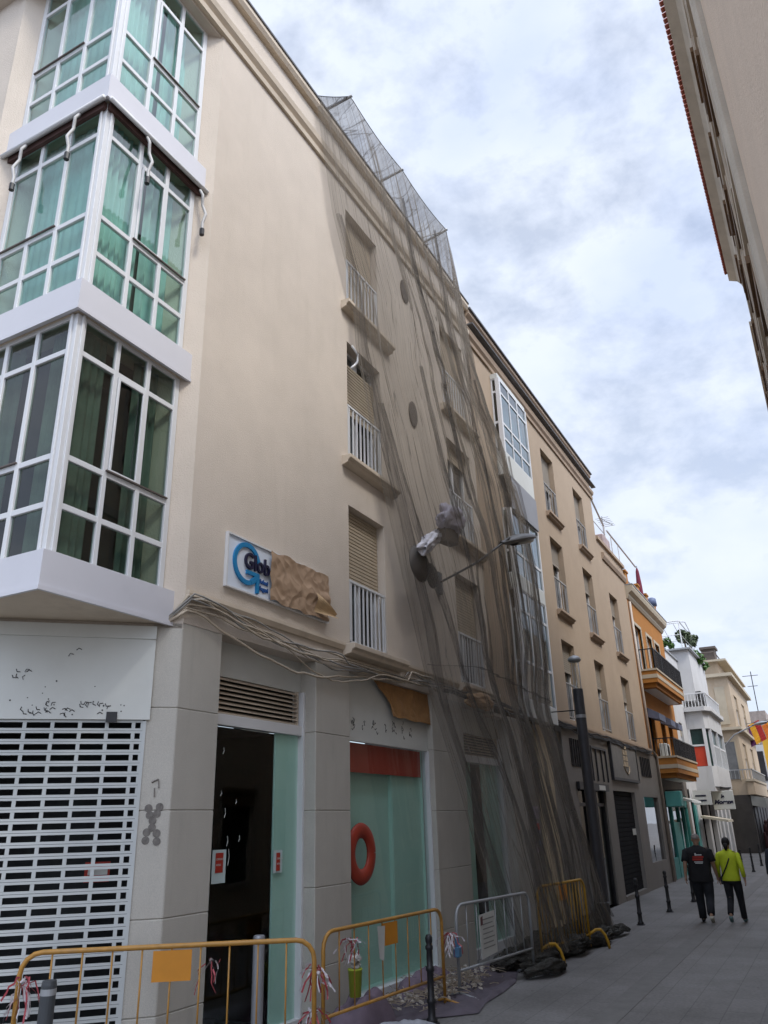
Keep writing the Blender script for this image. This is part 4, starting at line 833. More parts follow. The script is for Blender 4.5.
s = MB(); s.box(53.98, 67, 4.4, 11, 0, 3.2); s.build('ground_floor', surf('shop_grey_brown', (.055, .048, .042), .7, .3, 1.2), bC)
s = MB()
for k in range(5): x = 54.8 + k * 2.2; s.box(x, x + 1.5, 4.36, 4.39, .1, 2.5)
s.build('shop_pane', BLACK, bC)

bY = thing('house', 'yellow and white house closing the far end of the street', 'house', (74, 2, 0))
s = MB(); s.box(74, 90, 1.0, 4.35, 4.1, 8.0); s.build('wall', surf('render_yellow', (.62, .36, .04), .9, .08, 1), bY)
s = MB(); s.box(73.9, 90, 4.35, 5.4, 4.1, 7.4); s.box(73.85, 90, 1, 5.4, 3.9, 4.1); s.build('white_wall', WHITE_W, bY)
s = MB(); s.box(73.84, 73.89, 4.45, 5.15, 4.6, 6.9); s.build('window', surf('window_black', (.03, .03, .035), .3, .2, 3), bY)
s = MB(); s.box(73.9, 90, 1.0, 5.4, 0, 3.9); s.build('ground_floor', surf('shop_brown', (.10, .07, .06), .7, .5, .8), bY)
bG = thing('house', 'grey brick house with an aerial behind the bunting', 'house', (82, 5, 0))
s = MB(); s.box(84, 98, 4.2, 9, 0, 11.2); s.build('wall', surf('brick_grey', (.26, .23, .22), .9, .25, 2.5), bG)
s = MB(); s.tube([(84.5, 4.8, 11.2), (84.5, 4.8, 15)], .04, 6); s.tube([(84.5, 4.2, 14.6), (84.5, 5.6, 14.6)], .03, 6); s.tube([(84.5, 4.4, 13.6), (84.5, 5.3, 13.6)], .03, 6); s.build('aerial', BLACK, bG)

# ============================================================ right side of the street
FX = -.26
def ry(x): return FX - .0145 * x
bR = thing('apartment_building', 'pale rendered building with brown framed windows under a red tiled eave', 'building', (6.6, ry(6.6), 0))
RW = surf('render_sand', (.68, .55, .42), .9, .06, 1.5, .5, 40, stain=(.45, .37, .29), stain_amt=.4, vstreak=True)
RTR = surf('concrete_pale', (.54, .48, .40), .85, .12, 2, .3, 40)
BRN = surf('wood_brown', (.20, .12, .065), .6, .2, 6)
def rwall(mb, x0, x1, z0, z1, holes, depth=.14):
    """street wall facing +y, following the slight angle of this side"""
    xs = sorted({x0, x1, *[h[0] for h in holes], *[h[1] for h in holes]}); zs = sorted({z0, z1, *[h[2] for h in holes], *[h[3] for h in holes]})
    for i in range(len(xs) - 1):
        for j in range(len(zs) - 1):
            cx = (xs[i] + xs[i + 1]) / 2; cz = (zs[j] + zs[j + 1]) / 2
            if any(h[0] < cx < h[1] and h[2] < cz < h[3] for h in holes): continue
            a, b = xs[i], xs[i + 1]; mb.quad((a, ry(a), zs[j]), (a, ry(a), zs[j + 1]), (b, ry(b), zs[j + 1]), (b, ry(b), zs[j]))
    for (a, b, c_, d) in holes:
        ya, yb = ry(a), ry(b)
        mb.quad((a, ya, c_), (a, ya - depth, c_), (a, ya - depth, d), (a, ya, d)); mb.quad((b, yb, c_), (b, yb, d), (b, yb - depth, d), (b, yb - depth, c_)); mb.quad((a, ya, c_), (b, yb, c_), (b, yb - depth, c_), (a, ya - depth, c_))
    mb.quad((x1, ry(x1), z0), (x1, ry(x1), z1), (x1, -9, z1), (x1, -9, z0)); mb.quad((x0, ry(x0), z0), (x0, -9, z0), (x0, -9, z1), (x0, ry(x0), z1)); mb.quad((x0, ry(x0), z1), (x0, -9, z1), (x1, -9, z1), (x1, ry(x1), z1))
cols = [(8.15, 9.25), (10.75, 11.85), (12.75, 13.85), (14.75, 15.8), (16.7, 17.7)]
rows = [(1.0, 2.9), (5.7, 7.75), (8.85, 10.95), (11.9, 13.9)]
hs = [(a, b, c_, d) for a, b in cols for c_, d in rows]
s = MB(); rwall(s, 6.06, 18.6, 0, 14.75, hs); s.build('wall', RW, bR)
for (a, b, c_, d) in hs[0:]:
    ya, yb = ry(a), ry(b)
    s = MB(); s.obox((a, ya - .14, c_), (b - a, yb - ya, 0), (0, -.02, 0), (0, 0, d - c_)); w = s.build('window', surf('window_dim', (.05, .055, .06), .2, .2, 3), bR)
    s = MB(); s.obox((a - .03, ya + .075, d - .01), (b - a + .06, yb - ya, 0), (0, -.21, 0), (0, 0, .10)); s.obox((a - .03, ya + .035, d - .30), (b - a + .06, yb - ya, 0), (0, -.10, 0), (0, 0, .29)); s.build('blind_box', BRN, w)
    s = MB(); s.obox((a - .06, ya + .05, c_ - .08), (b - a + .12, yb - ya, 0), (0, -.18, 0), (0, 0, .08)); s.build('sill', RTR, w)
    s = MB(); s.obox((a - .14, ya + .025, c_), (.10, -.001, 0), (0, -.02, 0), (0, 0, d - c_ + .16)); s.build('surround', RTR, w); s = MB(); s.obox((b + .04, yb + .025, c_), (.10, -.001, 0), (0, -.02, 0), (0, 0, d - c_ + .16)); s.build('surround', RTR, w)
s = MB()
for z in (4.4, 8.1, 11.2):
    s.obox((6.1, ry(6.1) + .05, z), (12.5, ry(18.6) - ry(6.6), 0), (0, -.06, 0), (0, 0, .22))
s.build('string_course', RTR, bR)
s = MB(); s.obox((5.5, ry(5.5) + .07, 0), (.55, -.01, 0), (0, -.5, 0), (0, 0, 14.7)); s.build('corner_pier', RTR, bR, bevel=.03)
s = MB(); s.add([(x, y, z) for x in (5.9, 18.75) for (y, z) in ((ry(x) - .3, 14.45), (ry(x) + .02, 14.45), (ry(x) + .05, 14.55), (ry(x) + .12, 14.66), (ry(x) + .30, 14.75), (ry(x) + .30, 14.84), (ry(x) - .3, 14.9))], [tuple(range(7)), tuple(range(13, 6, -1))] + [(i, (i + 1) % 7 + 0, 7 + (i + 1) % 7, 7 + i) for i in range(7)])
s.build('cornice', RTR, bR)
TILE = surf('tile_red', (.27, .07, .04), .8, .25, 9)
s = MB(); n = 108
for k in range(n):                                # barrel tile ends along the eave
    x = 5.95 + k * (12.7 / n); y = ry(x) + .36
    s.tube([(x, y, 14.86), (x, y - 1.2, 15.15)], .045, 6)
s.obox((5.9, ry(5.9) + .30, 14.845), (12.8, -.19, 0), (0, -1.3, .32), (0, 0, .03)); s.build('tiled_eave', TILE, bR)
bN = thing('apartment_building', 'pinkish plain rendered wall of the nearest building on the right', 'building', (2.2, -.35, 0))
s = MB(); rwall(s, 1.3, 5.49, 0, 14.4, [(3.0, 3.9, 1.0, 2.6)]); s.build('wall', surf('render_pink', (.76, .61, .48), .95, .05, 2, .7, 60), bN)
s = MB(); s.obox((3.0, ry(3) - .13, 1.0), (.9, 0, 0), (0, -.02, 0), (0, 0, 1.6)); s.build('window', MATS['window_dim'], bN)
bS = thing('apartment_building', 'lower sand coloured building beyond the red tiled eave', 'building', (18.6, -.6, 0))
FX2 = FX
s = MB(); hs2 = [(a, a + 1.1, c_, c_ + 1.9) for a in (19.4, 21.6, 24.0, 26.4, 28.8) for c_ in (5.4, 8.3, 10.9)]
rwall(s, 18.62, 31.5, 0, 13.2, hs2); s.build('wall', RW, bS)
for (a, b, c_, d) in hs2:
    ya, yb = ry(a), ry(b)
    s = MB(); s.obox((a, ya - .14, c_), (b - a, yb - ya, 0), (0, -.02, 0), (0, 0, d - c_)); w = s.build('window', MATS['window_dim'], bS)
    s = MB(); s.obox((a - .03, ya + .06, d - .01), (b - a + .06, yb - ya, 0), (0, -.19, 0), (0, 0, .10)); s.build('blind_box', BRN, w)
s = MB(); s.obox((18.6, ry(18.6) + .08, 13.2), (12.9, ry(31.5) - ry(18.6), 0), (0, -.4, 0), (0, 0, .14)); s.build('coping', RTR, bS)
bT = thing('apartment_building', 'plain grey building far along the right side of the street', 'building', (31.6, -1.2, 0))
s = MB(); s.box(31.6, 60, -9, -1.2, 0, 11); s.build('wall', RW, bT)

# ============================================================ debris netting hung over the facade
NETC = (.25, .225, .195)
NET = netmat('debris_net', NETC, .22, .58, 84, .75)
NET_TOP = netmat('debris_net_top', (.16, .16, .17), .14, .70, 16, .8)
NET_D = netmat('debris_net_fold', (.15, .135, .12), .14, .70, 26, 1.2)
NET_P = netmat('debris_net_pile', (.10, .095, .085), .50, 1.0, 14, 3)
LE = [(13.80, 8.28, 5.46), (11.64, 8.76, 5.44), (10.45, 9.30, 5.42), (9.40, 9.36, 5.40), (7.45, 10.05, 5.38), (6.05, 10.65, 5.36), (3.92, 11.42, 5.28), (2.66, 11.95, 5.15), (1.93, 12.2, 5.08), (1.15, 12.45, 5.0), (.12, 12.9, 4.85)]
RE = [(13.55, 14.30, 5.46), (11.02, 14.77, 5.46), (10.07, 15.56, 5.38), (9.74, 16.30, 5.30), (9.09, 16.42, 5.24), (8.28, 17.0, 5.24), (7.10, 17.17, 5.24), (5.88, 16.98, 5.23), (4.75, 16.85, 5.20), (3.97, 16.45, 5.08), (2.6, 16.9, 4.92), (1.53, 17.4, 4.66), (.55, 17.45, 4.45), (.1, 17.9, 4.4)]
def lerp_tab(tab, z):
    if z >= tab[0][0]: return tab[0][1:]
    for a, b in zip(tab[:-1], tab[1:]):
        if a[0] >= z >= b[0]:
            t = (a[0] - z) / (a[0] - b[0]); return tuple(a[i] + (b[i] - a[i]) * t for i in (1, 2))
    return tab[-1][1:]
TIPS = [Vector((8.63, 4.98, 13.86)), Vector((10.59, 4.98, 13.92)), Vector((12.62, 4.95, 14.0))]
def net_pt(u, z, off=0.0, wr=1.0):
    L_ = lerp_tab(LE, z); R_ = lerp_tab(RE, z); t = 1 - max(0, min(1, z / 13.9))
    yf = 4.97 - .42 * t - .18 * t * t
    lx, ly = L_; rx, ry_ = R_
    kl = min(1, u / .14); kr = min(1, (1 - u) / (.26 if z > 9 else .2)); sm = lambda q: q * q * (3 - 2 * q)
    top = max(0, (z - 12.6) / 1.2)
    if top > 0:                                    # sheet wraps round the three pole tips
        P = [Vector((8.28, 5.46, 13.80)), TIPS[0], TIPS[1], TIPS[2], Vector((14.30, 5.46, 13.55))]
        us = [0, .12, .40, .72, 1]
        for k in range(4):
            if us[k] <= u <= us[k + 1]:
                q = (u - us[k]) / (us[k + 1] - us[k]); p = P[k].lerp(P[k + 1], q); p.z -= .09 * 4 * q * (1 - q) * (1 if 0 < k < 3 else .3); break
    x = lx + (rx - lx) * u
    y = yf; y = y + (ly - yf) * (1 - sm(kl)); y = y + (ry_ - yf) * (1 - sm(kr))
    # slack wrinkles running down the cloth
    rd = 1 - abs(noise.noise(Vector((u * 34, z * .16, 7.7)))) * 2.2; rd2 = 1 - abs(noise.noise(Vector((u * 80 + z * .4, z * .22, 1.7)))) * 2.2
    w = (-.05 * max(0, rd) ** 3 - .022 * max(0, rd2) ** 3) * min(1, (1.02 - u) * 3) + .035 * math.sin(u * 46 + z * .35) + .022 * math.sin(u * 93 + 1.3 - z * .5) + .05 * noise.noise(Vector((u * 9, z * .35, 3.1)))
    y += w * wr * min(1, kl * 1.4) * min(1, kr * 1.4 + .15) - off; x += .05 * wr * math.sin(u * 30 + z * .8)
    # pulled in towards the wall at the storey line and pushed out by the rubble it holds
    y += .10 * math.exp(-((z - 4.4) / .6) ** 2) * min(1, kl) ; y -= .16 * math.exp(-((z - 6.7) / .7) ** 2 - ((u - .27) / .12) ** 2)
    y = min(y, 5.44 if z > 4.4 else 5.5)
    v = Vector((x, y, z))
    if top > 0: s_ = sm(min(1, top)); v = v.lerp(Vector((p.x, p.y - off, p.z)), s_)
    return v
net = thing('debris_net', 'grey brown debris net draped from roof poles down to the pavement', 'net', (13.0, 5.0, 0))
def wrap_quad(fnz, u0, u1, z0, z1, nu, nv, mat, name, par, su=1.0, off=0.0, wr=1.0):
    m = MB(); m.grid(nu, nv, lambda u, v: net_pt(u0 + (u1 - u0) * u, z1 + (z0 - z1) * v, off, wr), (su * (u1 - u0), (z1 - z0) * .25)); o = m.build(name, mat, par, smooth=True); return o
wrap_quad(None, 0, 1, .12, 13.80, 380, 90, NET, 'net_sheet', net)
# slanting dark folds where the cloth is doubled
def fold(pts, w, name='net_fold', off=.05):
    """pts: (u, z) down the sheet"""
    def at(t):
        k = t * (len(pts) - 1); i = min(int(k), len(pts) - 2); q = k - i
        return pts[i][0] + (pts[i + 1][0] - pts[i][0]) * q, pts[i][1] + (pts[i + 1][1] - pts[i][1]) * q
    m = MB()
    def fn(u, v):
        a, z = at(v); ww = w * (.55 + .6 * abs(noise.noise(Vector((v * 4, w * 50, 1))))) ; p = net_pt(max(0, min(1, a + ww * (u - .5))), z, off + .05 * math.sin(u * PI) + .02 * math.sin(u * 9 + v * 20), .6); return p
    m.grid(8, 60, fn, (w * 6, 3)); return m.build(name, NET_D, net, smooth=True)
fold([(0.012, 11.6), (.02, 9.4), (.03, 7), (.04, 5), (.03, 3.5), (.04, 1.5), (.05, .2)], .026)
fold([(.03, 8.5), (.05, 6.8), (.075, 5), (.09, 3.6), (.12, 2.2), (.16, .9), (.2, .15)], .015)
fold([(.15, 9.3), (.145, 7.6), (.15, 6.2), (.17, 4.8), (.21, 3.9), (.22, 2.4), (.26, .6)], .013)
fold([(.30, 12.8), (.29, 10), (.27, 7.4)], .006)
fold([(.55, 13.0), (.5, 10), (.45, 7.2), (.43, 5), (.36, 2.6), (.34, .5)], .006)
fold([(.66, 10.5), (.60, 7.2), (.56, 4.9), (.50, 2.8), (.47, .3)], .007)
fold([(.83, 9.6), (.78, 7.0), (.76, 5.0), (.72, 2.4), (.7, .4)], .007)
fold([(.965, 9.0), (.955, 7.6), (.95, 6.1), (.95, 4.6), (.94, 3), (.955, 1.5), (.96, .3)], .045)
fold([(.91, 13.2), (.92, 11.2), (.92, 10.0), (.90, 9.0)], .022)
fold([(.0, 4.45), (.25, 4.42), (.55, 4.35), (.85, 4.30)], .018)
# flat canopy of netting between parapet and the pole tips
B_ = [Vector((8.28, 5.50, 13.80)), Vector((8.63, 5.50, 13.76)), Vector((10.59, 5.50, 13.76)), Vector((12.62, 5.50, 13.76)), Vector((14.30, 5.50, 13.56))]
T_ = [Vector((8.28, 5.46, 13.80)), TIPS[0], TIPS[1], TIPS[2], Vector((14.30, 5.46, 13.55))]
def canf(u, v):
    us = [0, .12, .40, .72, 1]
    for k in range(4):
        if us[k] <= u <= us[k + 1] + 1e-9:
            q = (u - us[k]) / (us[k + 1] - us[k]); a = B_[k].lerp(B_[k + 1], q); b = T_[k].lerp(T_[k + 1], q); b.z -= .09 * 4 * q * (1 - q) * (1 if 0 < k < 3 else .3)
            return a.lerp(b, v) + Vector((0, 0, .02 * math.sin(u * 70) * math.sin(PI * v) - .08 * math.sin(PI * v)))
m = MB(); m.grid(80, 8, canf, (1, .6)); m.build('net_canopy', NET_TOP, net, smooth=True)
m = MB(); m.tube([tuple(canf(k / 60, 1.0)) for k in range(61)], .007, 5); m.build('edge_rope', surf('rope_dark', (.07, .07, .07), .8, .1, 9), net)
for t in TIPS:
    m = MB(); m.tube([(t.x, 5.95, 13.80), (t.x, t.y - .03, t.z)], .03, 8); o = m.build('net_pole', GREY_M, smooth=True)
    i = TIPS.index(t); tag(o, ('grey pole at the near end of the net canopy', 'grey pole in the middle of the net canopy', 'grey pole at the far end of the net canopy')[i], 'pole', 'poles holding the net out from the parapet')
m = MB(); m.tube([tuple(TIPS[2] + Vector((0, .03, -.02))), (12.3, 5.45, 13.74)], .014, 5); m.build('brace', GREY_M, net)
# net bunched on the pavement
def pile(mb, pts, r, seed):
    """one roll of gathered netting lying along a crooked line"""
    pp = [Vector(p) for p in pts]
    def fn(u, v):
        k = v * (len(pp) - 1); i = min(int(k), len(pp) - 2); q_ = k - i; q_ = q_ * q_ * (3 - 2 * q_); c = pp[i].lerp(pp[i + 1], q_); d = (pp[min(i + 1, len(pp) - 1)] - pp[i]).normalized(); n_ = Vector((-d.y, d.x, 0))
        a = u * 2 * PI + v * 5
        rd_ = 1 - abs(noise.noise(Vector((math.cos(a) * 3.2, math.sin(a) * 3.2 + seed, v * 3.5)))) * 2.4
        rr_ = r * (.75 + .45 * rd_ + .35 * noise.noise(Vector((math.cos(a), math.sin(a) + seed, v * 7)))) * (math.sin(PI * min(1, max(.03, v))) ** .4)
        q = c + n_ * math.cos(a) * rr_ + Vector((0, 0, 1)) * math.sin(a) * rr_ * .75; q.z = max(.006, q.z); return q
    mb.grid(40, 100, fn, (6, 8))
rr = random.Random(77)
for k in range(9):
    x0 = 12.2 + k * .52 + rr.uniform(-.1, .1); l = rr.uniform(1.0, 1.9); yy = 4.52 - .05 * k * .6
    pts = [(x0 + l * t, yy - .12 * (t - .5) + rr.uniform(-.16, .16), .06 + rr.uniform(0, .13)) for t in (0, .25, .5, .75, 1)]
    pts = [(x, y, z) for x, y, z in pts if x < 17.95]
    if len(pts) < 3: continue
    m = MB(); pile(m, pts, rr.uniform(.09, .17), k * 3.1); m.build('net_pile', NET_P, net, smooth=True)
for k in range(5):
    x0 = 12.5 + k * .95; m = MB(); pile(m, [(x0, 4.95 - .06 * k, .1), (x0 + .5, 4.8 - .06 * k, .2 + rr.uniform(-.05, .1)), (x0 + 1.1, 4.85 - .06 * k, .12)], .19, 40 + k); m.build('net_pile', NET_P, net, smooth=True)
m = MB(); pile(m, [(12.25, 4.40, .08), (12.55, 4.18, .13), (13.0, 4.12, .10), (13.35, 4.2, .04)], .12, 9); m.build('net_pile', NET_P, net, smooth=True)

# rags and boards caught inside the net beside the second window column
def crumple(name, c, ax, az, amp, mat, label, cat, seed, n=30, th=.12, group=None):
    c = Vector(c); ax = Vector(ax); az = Vector(az); nn = ax.cross(az).normalized()
    m = MB()
    def fn(u, v):
        a = u * 2 * PI; th_ = v * PI; d = Vector((math.cos(a) * math.sin(th_), math.sin(a) * math.sin(th_), math.cos(th_)))
        k = 1 + amp * .9 * noise.noise(d * 1.6 + Vector((seed, 0, 0))) + amp * .35 * (1 - 2 * abs(noise.noise(d * 3.5 + Vector((0, seed, 0))))) + amp * .10 * noise.noise(d * 9)
        return c + ax * d.x * k + nn * d.y * th * k + az * d.z * k
    m.grid(n * 2, n, fn); o = m.build(name, mat, smooth=True); return tag(o, label, cat, group)
crumple('cloth_bundle', (11.66, 4.84, 6.96), (.42, 0, .10), (-.05, 0, .22), .6, surf('cloth_lilac', (.55, .52, .60), .9, .15, 6), 'pale lilac cloth bundle caught in the net, the upper one', 'cloth', 2.0, th=.14)
crumple('cloth_bundle', (11.05, 4.98, 6.40), (.30, 0, .14), (.06, 0, .16), .7, surf('cloth_grey', (.52, .51, .54), .9, .25, 6), 'small grey and white rag beside the round dish in the net', 'cloth', 5.0, th=.1)
m = MB(); m.obox((11.32, 4.80, 6.46), (.50, 0, .06), (0, .2, 0), (.02, 0, .27)); tag(m.build('carton', surf('carton_dark', (.13, .095, .065), .8, .25, 5), bevel=.02), 'dark brown open carton held in the net under the lilac cloth', 'box')
m = MB(); m.lathe([(.02, 0), (.20, .02), (.33, .07), (.36, .10), (.35, .105), (.32, .085), (.18, .04), (.02, .025)], (0, 0, 0), 28); m.v = [(10.95 + a, 5.06 + c_, 6.02 + b * .85) for a, b, c_ in m.v]
tag(m.build('satellite_dish', surf('dish_grey', (.10, .09, .08), .7, .15, 4), smooth=True), 'dark grey round dish hanging behind the net left of the lamp arm', 'dish')
m = MB(); m.lathe([(.02, 0), (.16, .03), (.22, .08), (.20, .09), (.02, .03)], (0, 0, 0), 24); m.v = [(11.45 + a, 5.10 + c_, 5.95 + b) for a, b, c_ in m.v]
tag(m.build('satellite_dish', MATS['dish_grey'], smooth=True), 'smaller round dish behind the net under the dark carton', 'dish')

# ============================================================ wall lamp on a long arm through the net
lamp = thing('street_lamp', 'grey cobra head street lamp on a long arm reaching out through the net', 'street lamp', (12.6, 5.5, 5.9))
m = MB(); m.tube([(12.55, 5.53, 6.16), (12.62, 5.2, 6.30), (12.75, 4.85, 6.48), (13.0, 4.5, 6.80), (13.15, 4.33, 6.98)], .022, 8); m.build('lamp_arm', surf('lamp_steel', (.10, .10, .10), .5, .1, 4), lamp, smooth=True)
m = MB(); m.box(12.47, 12.63, 5.50, 5.56, 5.95, 6.35); m.build('wall_plate', MATS['lamp_steel'], lamp)
def lamp_head(p0, p1, wid, par, mats):
    p0 = Vector(p0); p1 = Vector(p1); d = (p1 - p0); L_ = d.length; d.normalize(); sd = d.cross(Vector((0, 0, 1))).normalized(); up = sd.cross(d)
    def fn(u, v):
        a = u * 2 * PI; s_ = math.sin(PI * min(1, .06 + .9 * v)) ** .5 * (.45 + .55 * min(1, v * 2.2)); z_ = math.sin(a)
        return p0 + d * L_ * v + sd * math.cos(a) * wid * s_ + up * (z_ * wid * .50 * s_ * (1 if z_ > 0 else .55))
    m = MB(); m.grid(20, 14, fn); h = m.build('lamp_head', mats, par, smooth=True)
    m = MB(); m.grid(16, 8, lambda u, v: p0 + d * L_ * (.38 + .5 * v) + sd * math.cos(u * 2 * PI) * wid * .78 * math.sin(PI * (.1 + .8 * v)) ** .5 - up * (wid * .16 + max(0, -math.sin(u * 2 * PI)) * wid * .22)); m.build('lamp_lens', surf('lens_milky', (.30, .30, .28), .35, .05, 4), h, smooth=True)
lamp_head((13.02, 4.46, 6.86), (14.18, 4.20, 7.26), .235, lamp, surf('lamp_shell', (.135, .13, .125), .5, .1, 4))

# lantern column at the pavement edge
col = thing('street_lamp', 'dark cylindrical lantern column standing just beyond the net', 'street lamp', (18.0, 4.65, 0))
m = MB(); m.lathe([(.14, 0), (.14, .5), (.115, .52), (.115, 4.86)], (18.0, 4.65, 0), 18); m.build('column', surf('column_dark', (.045, .045, .05), .45, .12, 5), col, smooth=False)
m = MB(); m.lathe([(.12, 0), (.12, .07)], (18.0, 4.65, 4.22), 18); m.build('column_ring', GREY_M, col)
for k in range(3):
    a = 2 * PI * k / 3 + .4; m = MB(); m.tube([(18.0 + .09 * math.cos(a), 4.65 + .09 * math.sin(a), 4.86), (18.0 + .09 * math.cos(a), 4.65 + .09 * math.sin(a), 5.5)], .008, 5); m.build('lantern_rod', GREY_M, col)
m = MB(); m.lathe([(.12, 0), (.15, .03), (.15, .07), (.10, .12), (.03, .15)], (18.0, 4.65, 5.48), 18); m.build('lantern_cap', GREY_M, col, smooth=True)
m = MB(); m.lathe([(.075, 0), (.075, .62)], (18.0, 4.65, 4.87), 14); m.build('lantern_glass', glass('glass_clear', (.93, .95, .95), .6), col, smooth=True)
m = MB(); m.tube([(18.0, 4.7, 4.40), (18.1, 5.5, 4.42)], .014, 5); m.build('stay_bar', BLACK, col)
# far arm lamp on the cream house
fl_ = thing('street_lamp', 'small street lamp on a long thin arm by the cream house', 'street lamp', (53.6, 4.9, 6.0))
m = MB(); m.tube([(53.6, 5.4, 5.9), (53.3, 4.6, 6.6), (53.0, 3.4, 7.05)], .04, 6); m.build('lamp_arm', GREY_M, fl_)
lamp_head((53.0, 3.5, 7.05), (52.6, 2.6, 7.15), .22, fl_, GREY_M)

# ============================================================ shop sign half wrapped in kraft paper
sg = thing('shop_sign', 'white wall sign reading Glob with a blue arrow ring, half covered by torn brown paper', 'shop sign', (7.7, 5.56, 4.9))
m = MB(); m.box(6.64, 8.76, 5.535, 5.558, 4.67, 5.28); m.build('panel', surf('sign_white', (.66, .72, .80), .35, .02, 2), sg)
m = MB(); m.box(6.62, 6.64, 5.515, 5.558, 4.65, 5.30); m.box(8.76, 8.78, 5.515, 5.558, 4.65, 5.30); m.box(6.64, 8.76, 5.515, 5.558, 5.28, 5.30); m.box(6.64, 8.76, 5.515, 5.558, 4.65, 4.67); m.build('sign_frame', WHITE, sg)
BLU = surf('sign_blue', (.015, .20, .42), .35, .06, 4); NAVY = surf('sign_navy', (.012, .012, .04), .35, .05, 4)
def ring_arc(cx, cz, r0, r1, a0, a1, n=30, sx=1.0):
    P_ = [(cx + sx * r1 * math.cos(R(a0 + (a1 - a0) * k / n)), cz + r1 * math.sin(R(a0 + (a1 - a0) * k / n))) for k in range(n + 1)]
    Q_ = [(cx + sx * r0 * math.cos(R(a0 + (a1 - a0) * k / n)), cz + r0 * math.sin(R(a0 + (a1 - a0) * k / n))) for k in range(n + 1)]
    mb = MB()
    for k in range(n):
        mb.prism_y([P_[k], P_[k + 1], Q_[k + 1], Q_[k]], 5.512, 5.5345)
    return mb
m = ring_arc(6.99, 5.005, .20, .255, 14, 318, 34, 1.0)
m.build('blue_ring', BLU, sg)
m = MB(); m.prism_y([(6.98, 4.93), (7.22, 4.93), (7.22, 4.69), (7.17, 4.69), (7.17, 4.85), (7.09, 4.775), (7.05, 4.815), (7.13, 4.885), (6.98, 4.885)][::-1], 5.508, 5.534); m.build('blue_arrow', BLU, sg)
text_mesh('Glob', NAVY, sg, (6.93, 5.516, 4.955), (1, 0, 0), (0, 0, 1), .275, .012, 'lettering', bold=.004, sx=.90)
text_mesh('Soluci', surf('sign_blue_text', (.02, .09, .30), .4, .05, 4), sg, (7.24, 5.528, 4.835), (1, 0, 0), (0, 0, 1), .072, .006, 'lettering', bold=.003)
text_mesh('Seguri', MATS['sign_blue_text'], sg, (7.24, 5.528, 4.75), (1, 0, 0), (0, 0, 1), .072, .006, 'lettering', bold=.003)
pw = MB()
def papf(u, v):
    e = .05 * noise.noise(Vector((v * 5, 0, 2))); cc_ = noise.cell_vector(Vector((0, 0, 0))) if False else None; vd = noise.voronoi(Vector((u * 4.5 + v * .8, v * 2.6, 3.3)))[0] ; x = 7.42 + e + (8.74 - 7.42 - e) * u; z = 5.29 + (4.66 - 5.29) * v + .03 * noise.noise(Vector((u * 6, v * 3, 9)))
    y = 5.505 - .016 * min(1.2, vd[1] - vd[0]) - .012 * (1 - 2 * abs(noise.noise(Vector((x * 6, z * 7, 8))))) - .02 * abs(noise.noise(Vector((x * 2.2, z * 3 + x, 0)))) - .03 * math.exp(-((v - .55) / .13) ** 2) * u
    return (x, y, z)
pw.grid(110, 50, papf); pw.build('kraft_wrapping', surf('kraft_worn', (.37, .25, .16), .8, .12, 3), sg)
pw = MB()
def flap(u, v):
    x = 8.38 + .42 * u; z = 4.98 - .22 * u - .26 * v * (1 - .75 * u); y = 5.46 - .06 * u - .03 * math.sin(v * 5 + u * 3)
    return (x, y, z)
pw.grid(20, 8, flap); pw.build('kraft_flap', surf('kraft_light', (.52, .36, .20), .75, .12, 9), sg)
# paper hanging on the second shop fascia
pw = MB(); sp = thing('paper_cover', 'torn brown paper taped to the white fascia of the second shop window', 'paper', (11.0, 5.6, 3.9))
def pf(u, v):
    x = 10.15 + 1.95 * u; zb = 3.62 + .03 * noise.noise(Vector((u * 7, 0, 0))) if u > .27 else 4.06 - .34 * min(1, u * 3.2) ; zt = 4.10
    z = zt + (zb - zt) * v; y = 5.625 - .05 * abs(noise.noise(Vector((x * 2.5, z * 3, 1)))) - .03 * v - .015 * abs(noise.noise(Vector((x * 9, z * 9, 1)))); return (x, y, z)
pw.grid(44, 14, pf); pw.build('sheet', surf('kraft_dark', (.34, .18, .07), .75, .16, 6, .4, 25), sp)
# broken planks over the third shop
crumple('cardboard_scrap', (13.6, 5.32, 4.15), (.55, 0, .02), (0, 0, .12), .5, KRAFT, 'crushed brown cardboard strip resting behind the net above the third shop', 'cardboard', 3.3, th=.1)

# red ring inside the second shop window
m = MB(); RC = Vector((9.93, 5.62, 1.79))
rg = []
for k in range(37):
    a = 2 * PI * k / 36; rg.append((9.80 + .275 * math.cos(a), 5.655, 1.77 + .285 * math.sin(a)))
m.tube(rg, .098, 12, cap=False); m.v = [(a, 5.655 + (b - 5.655) * .45, c_) for a, b, c_ in m.v]
o = m.build('ring_letter', surf('ring_red', (.32, .04, .02), .5, .12, 6), smooth=True); tag(o, 'big red padded ring on the second shop window', 'ring')
o.location = (0, .0, 0)

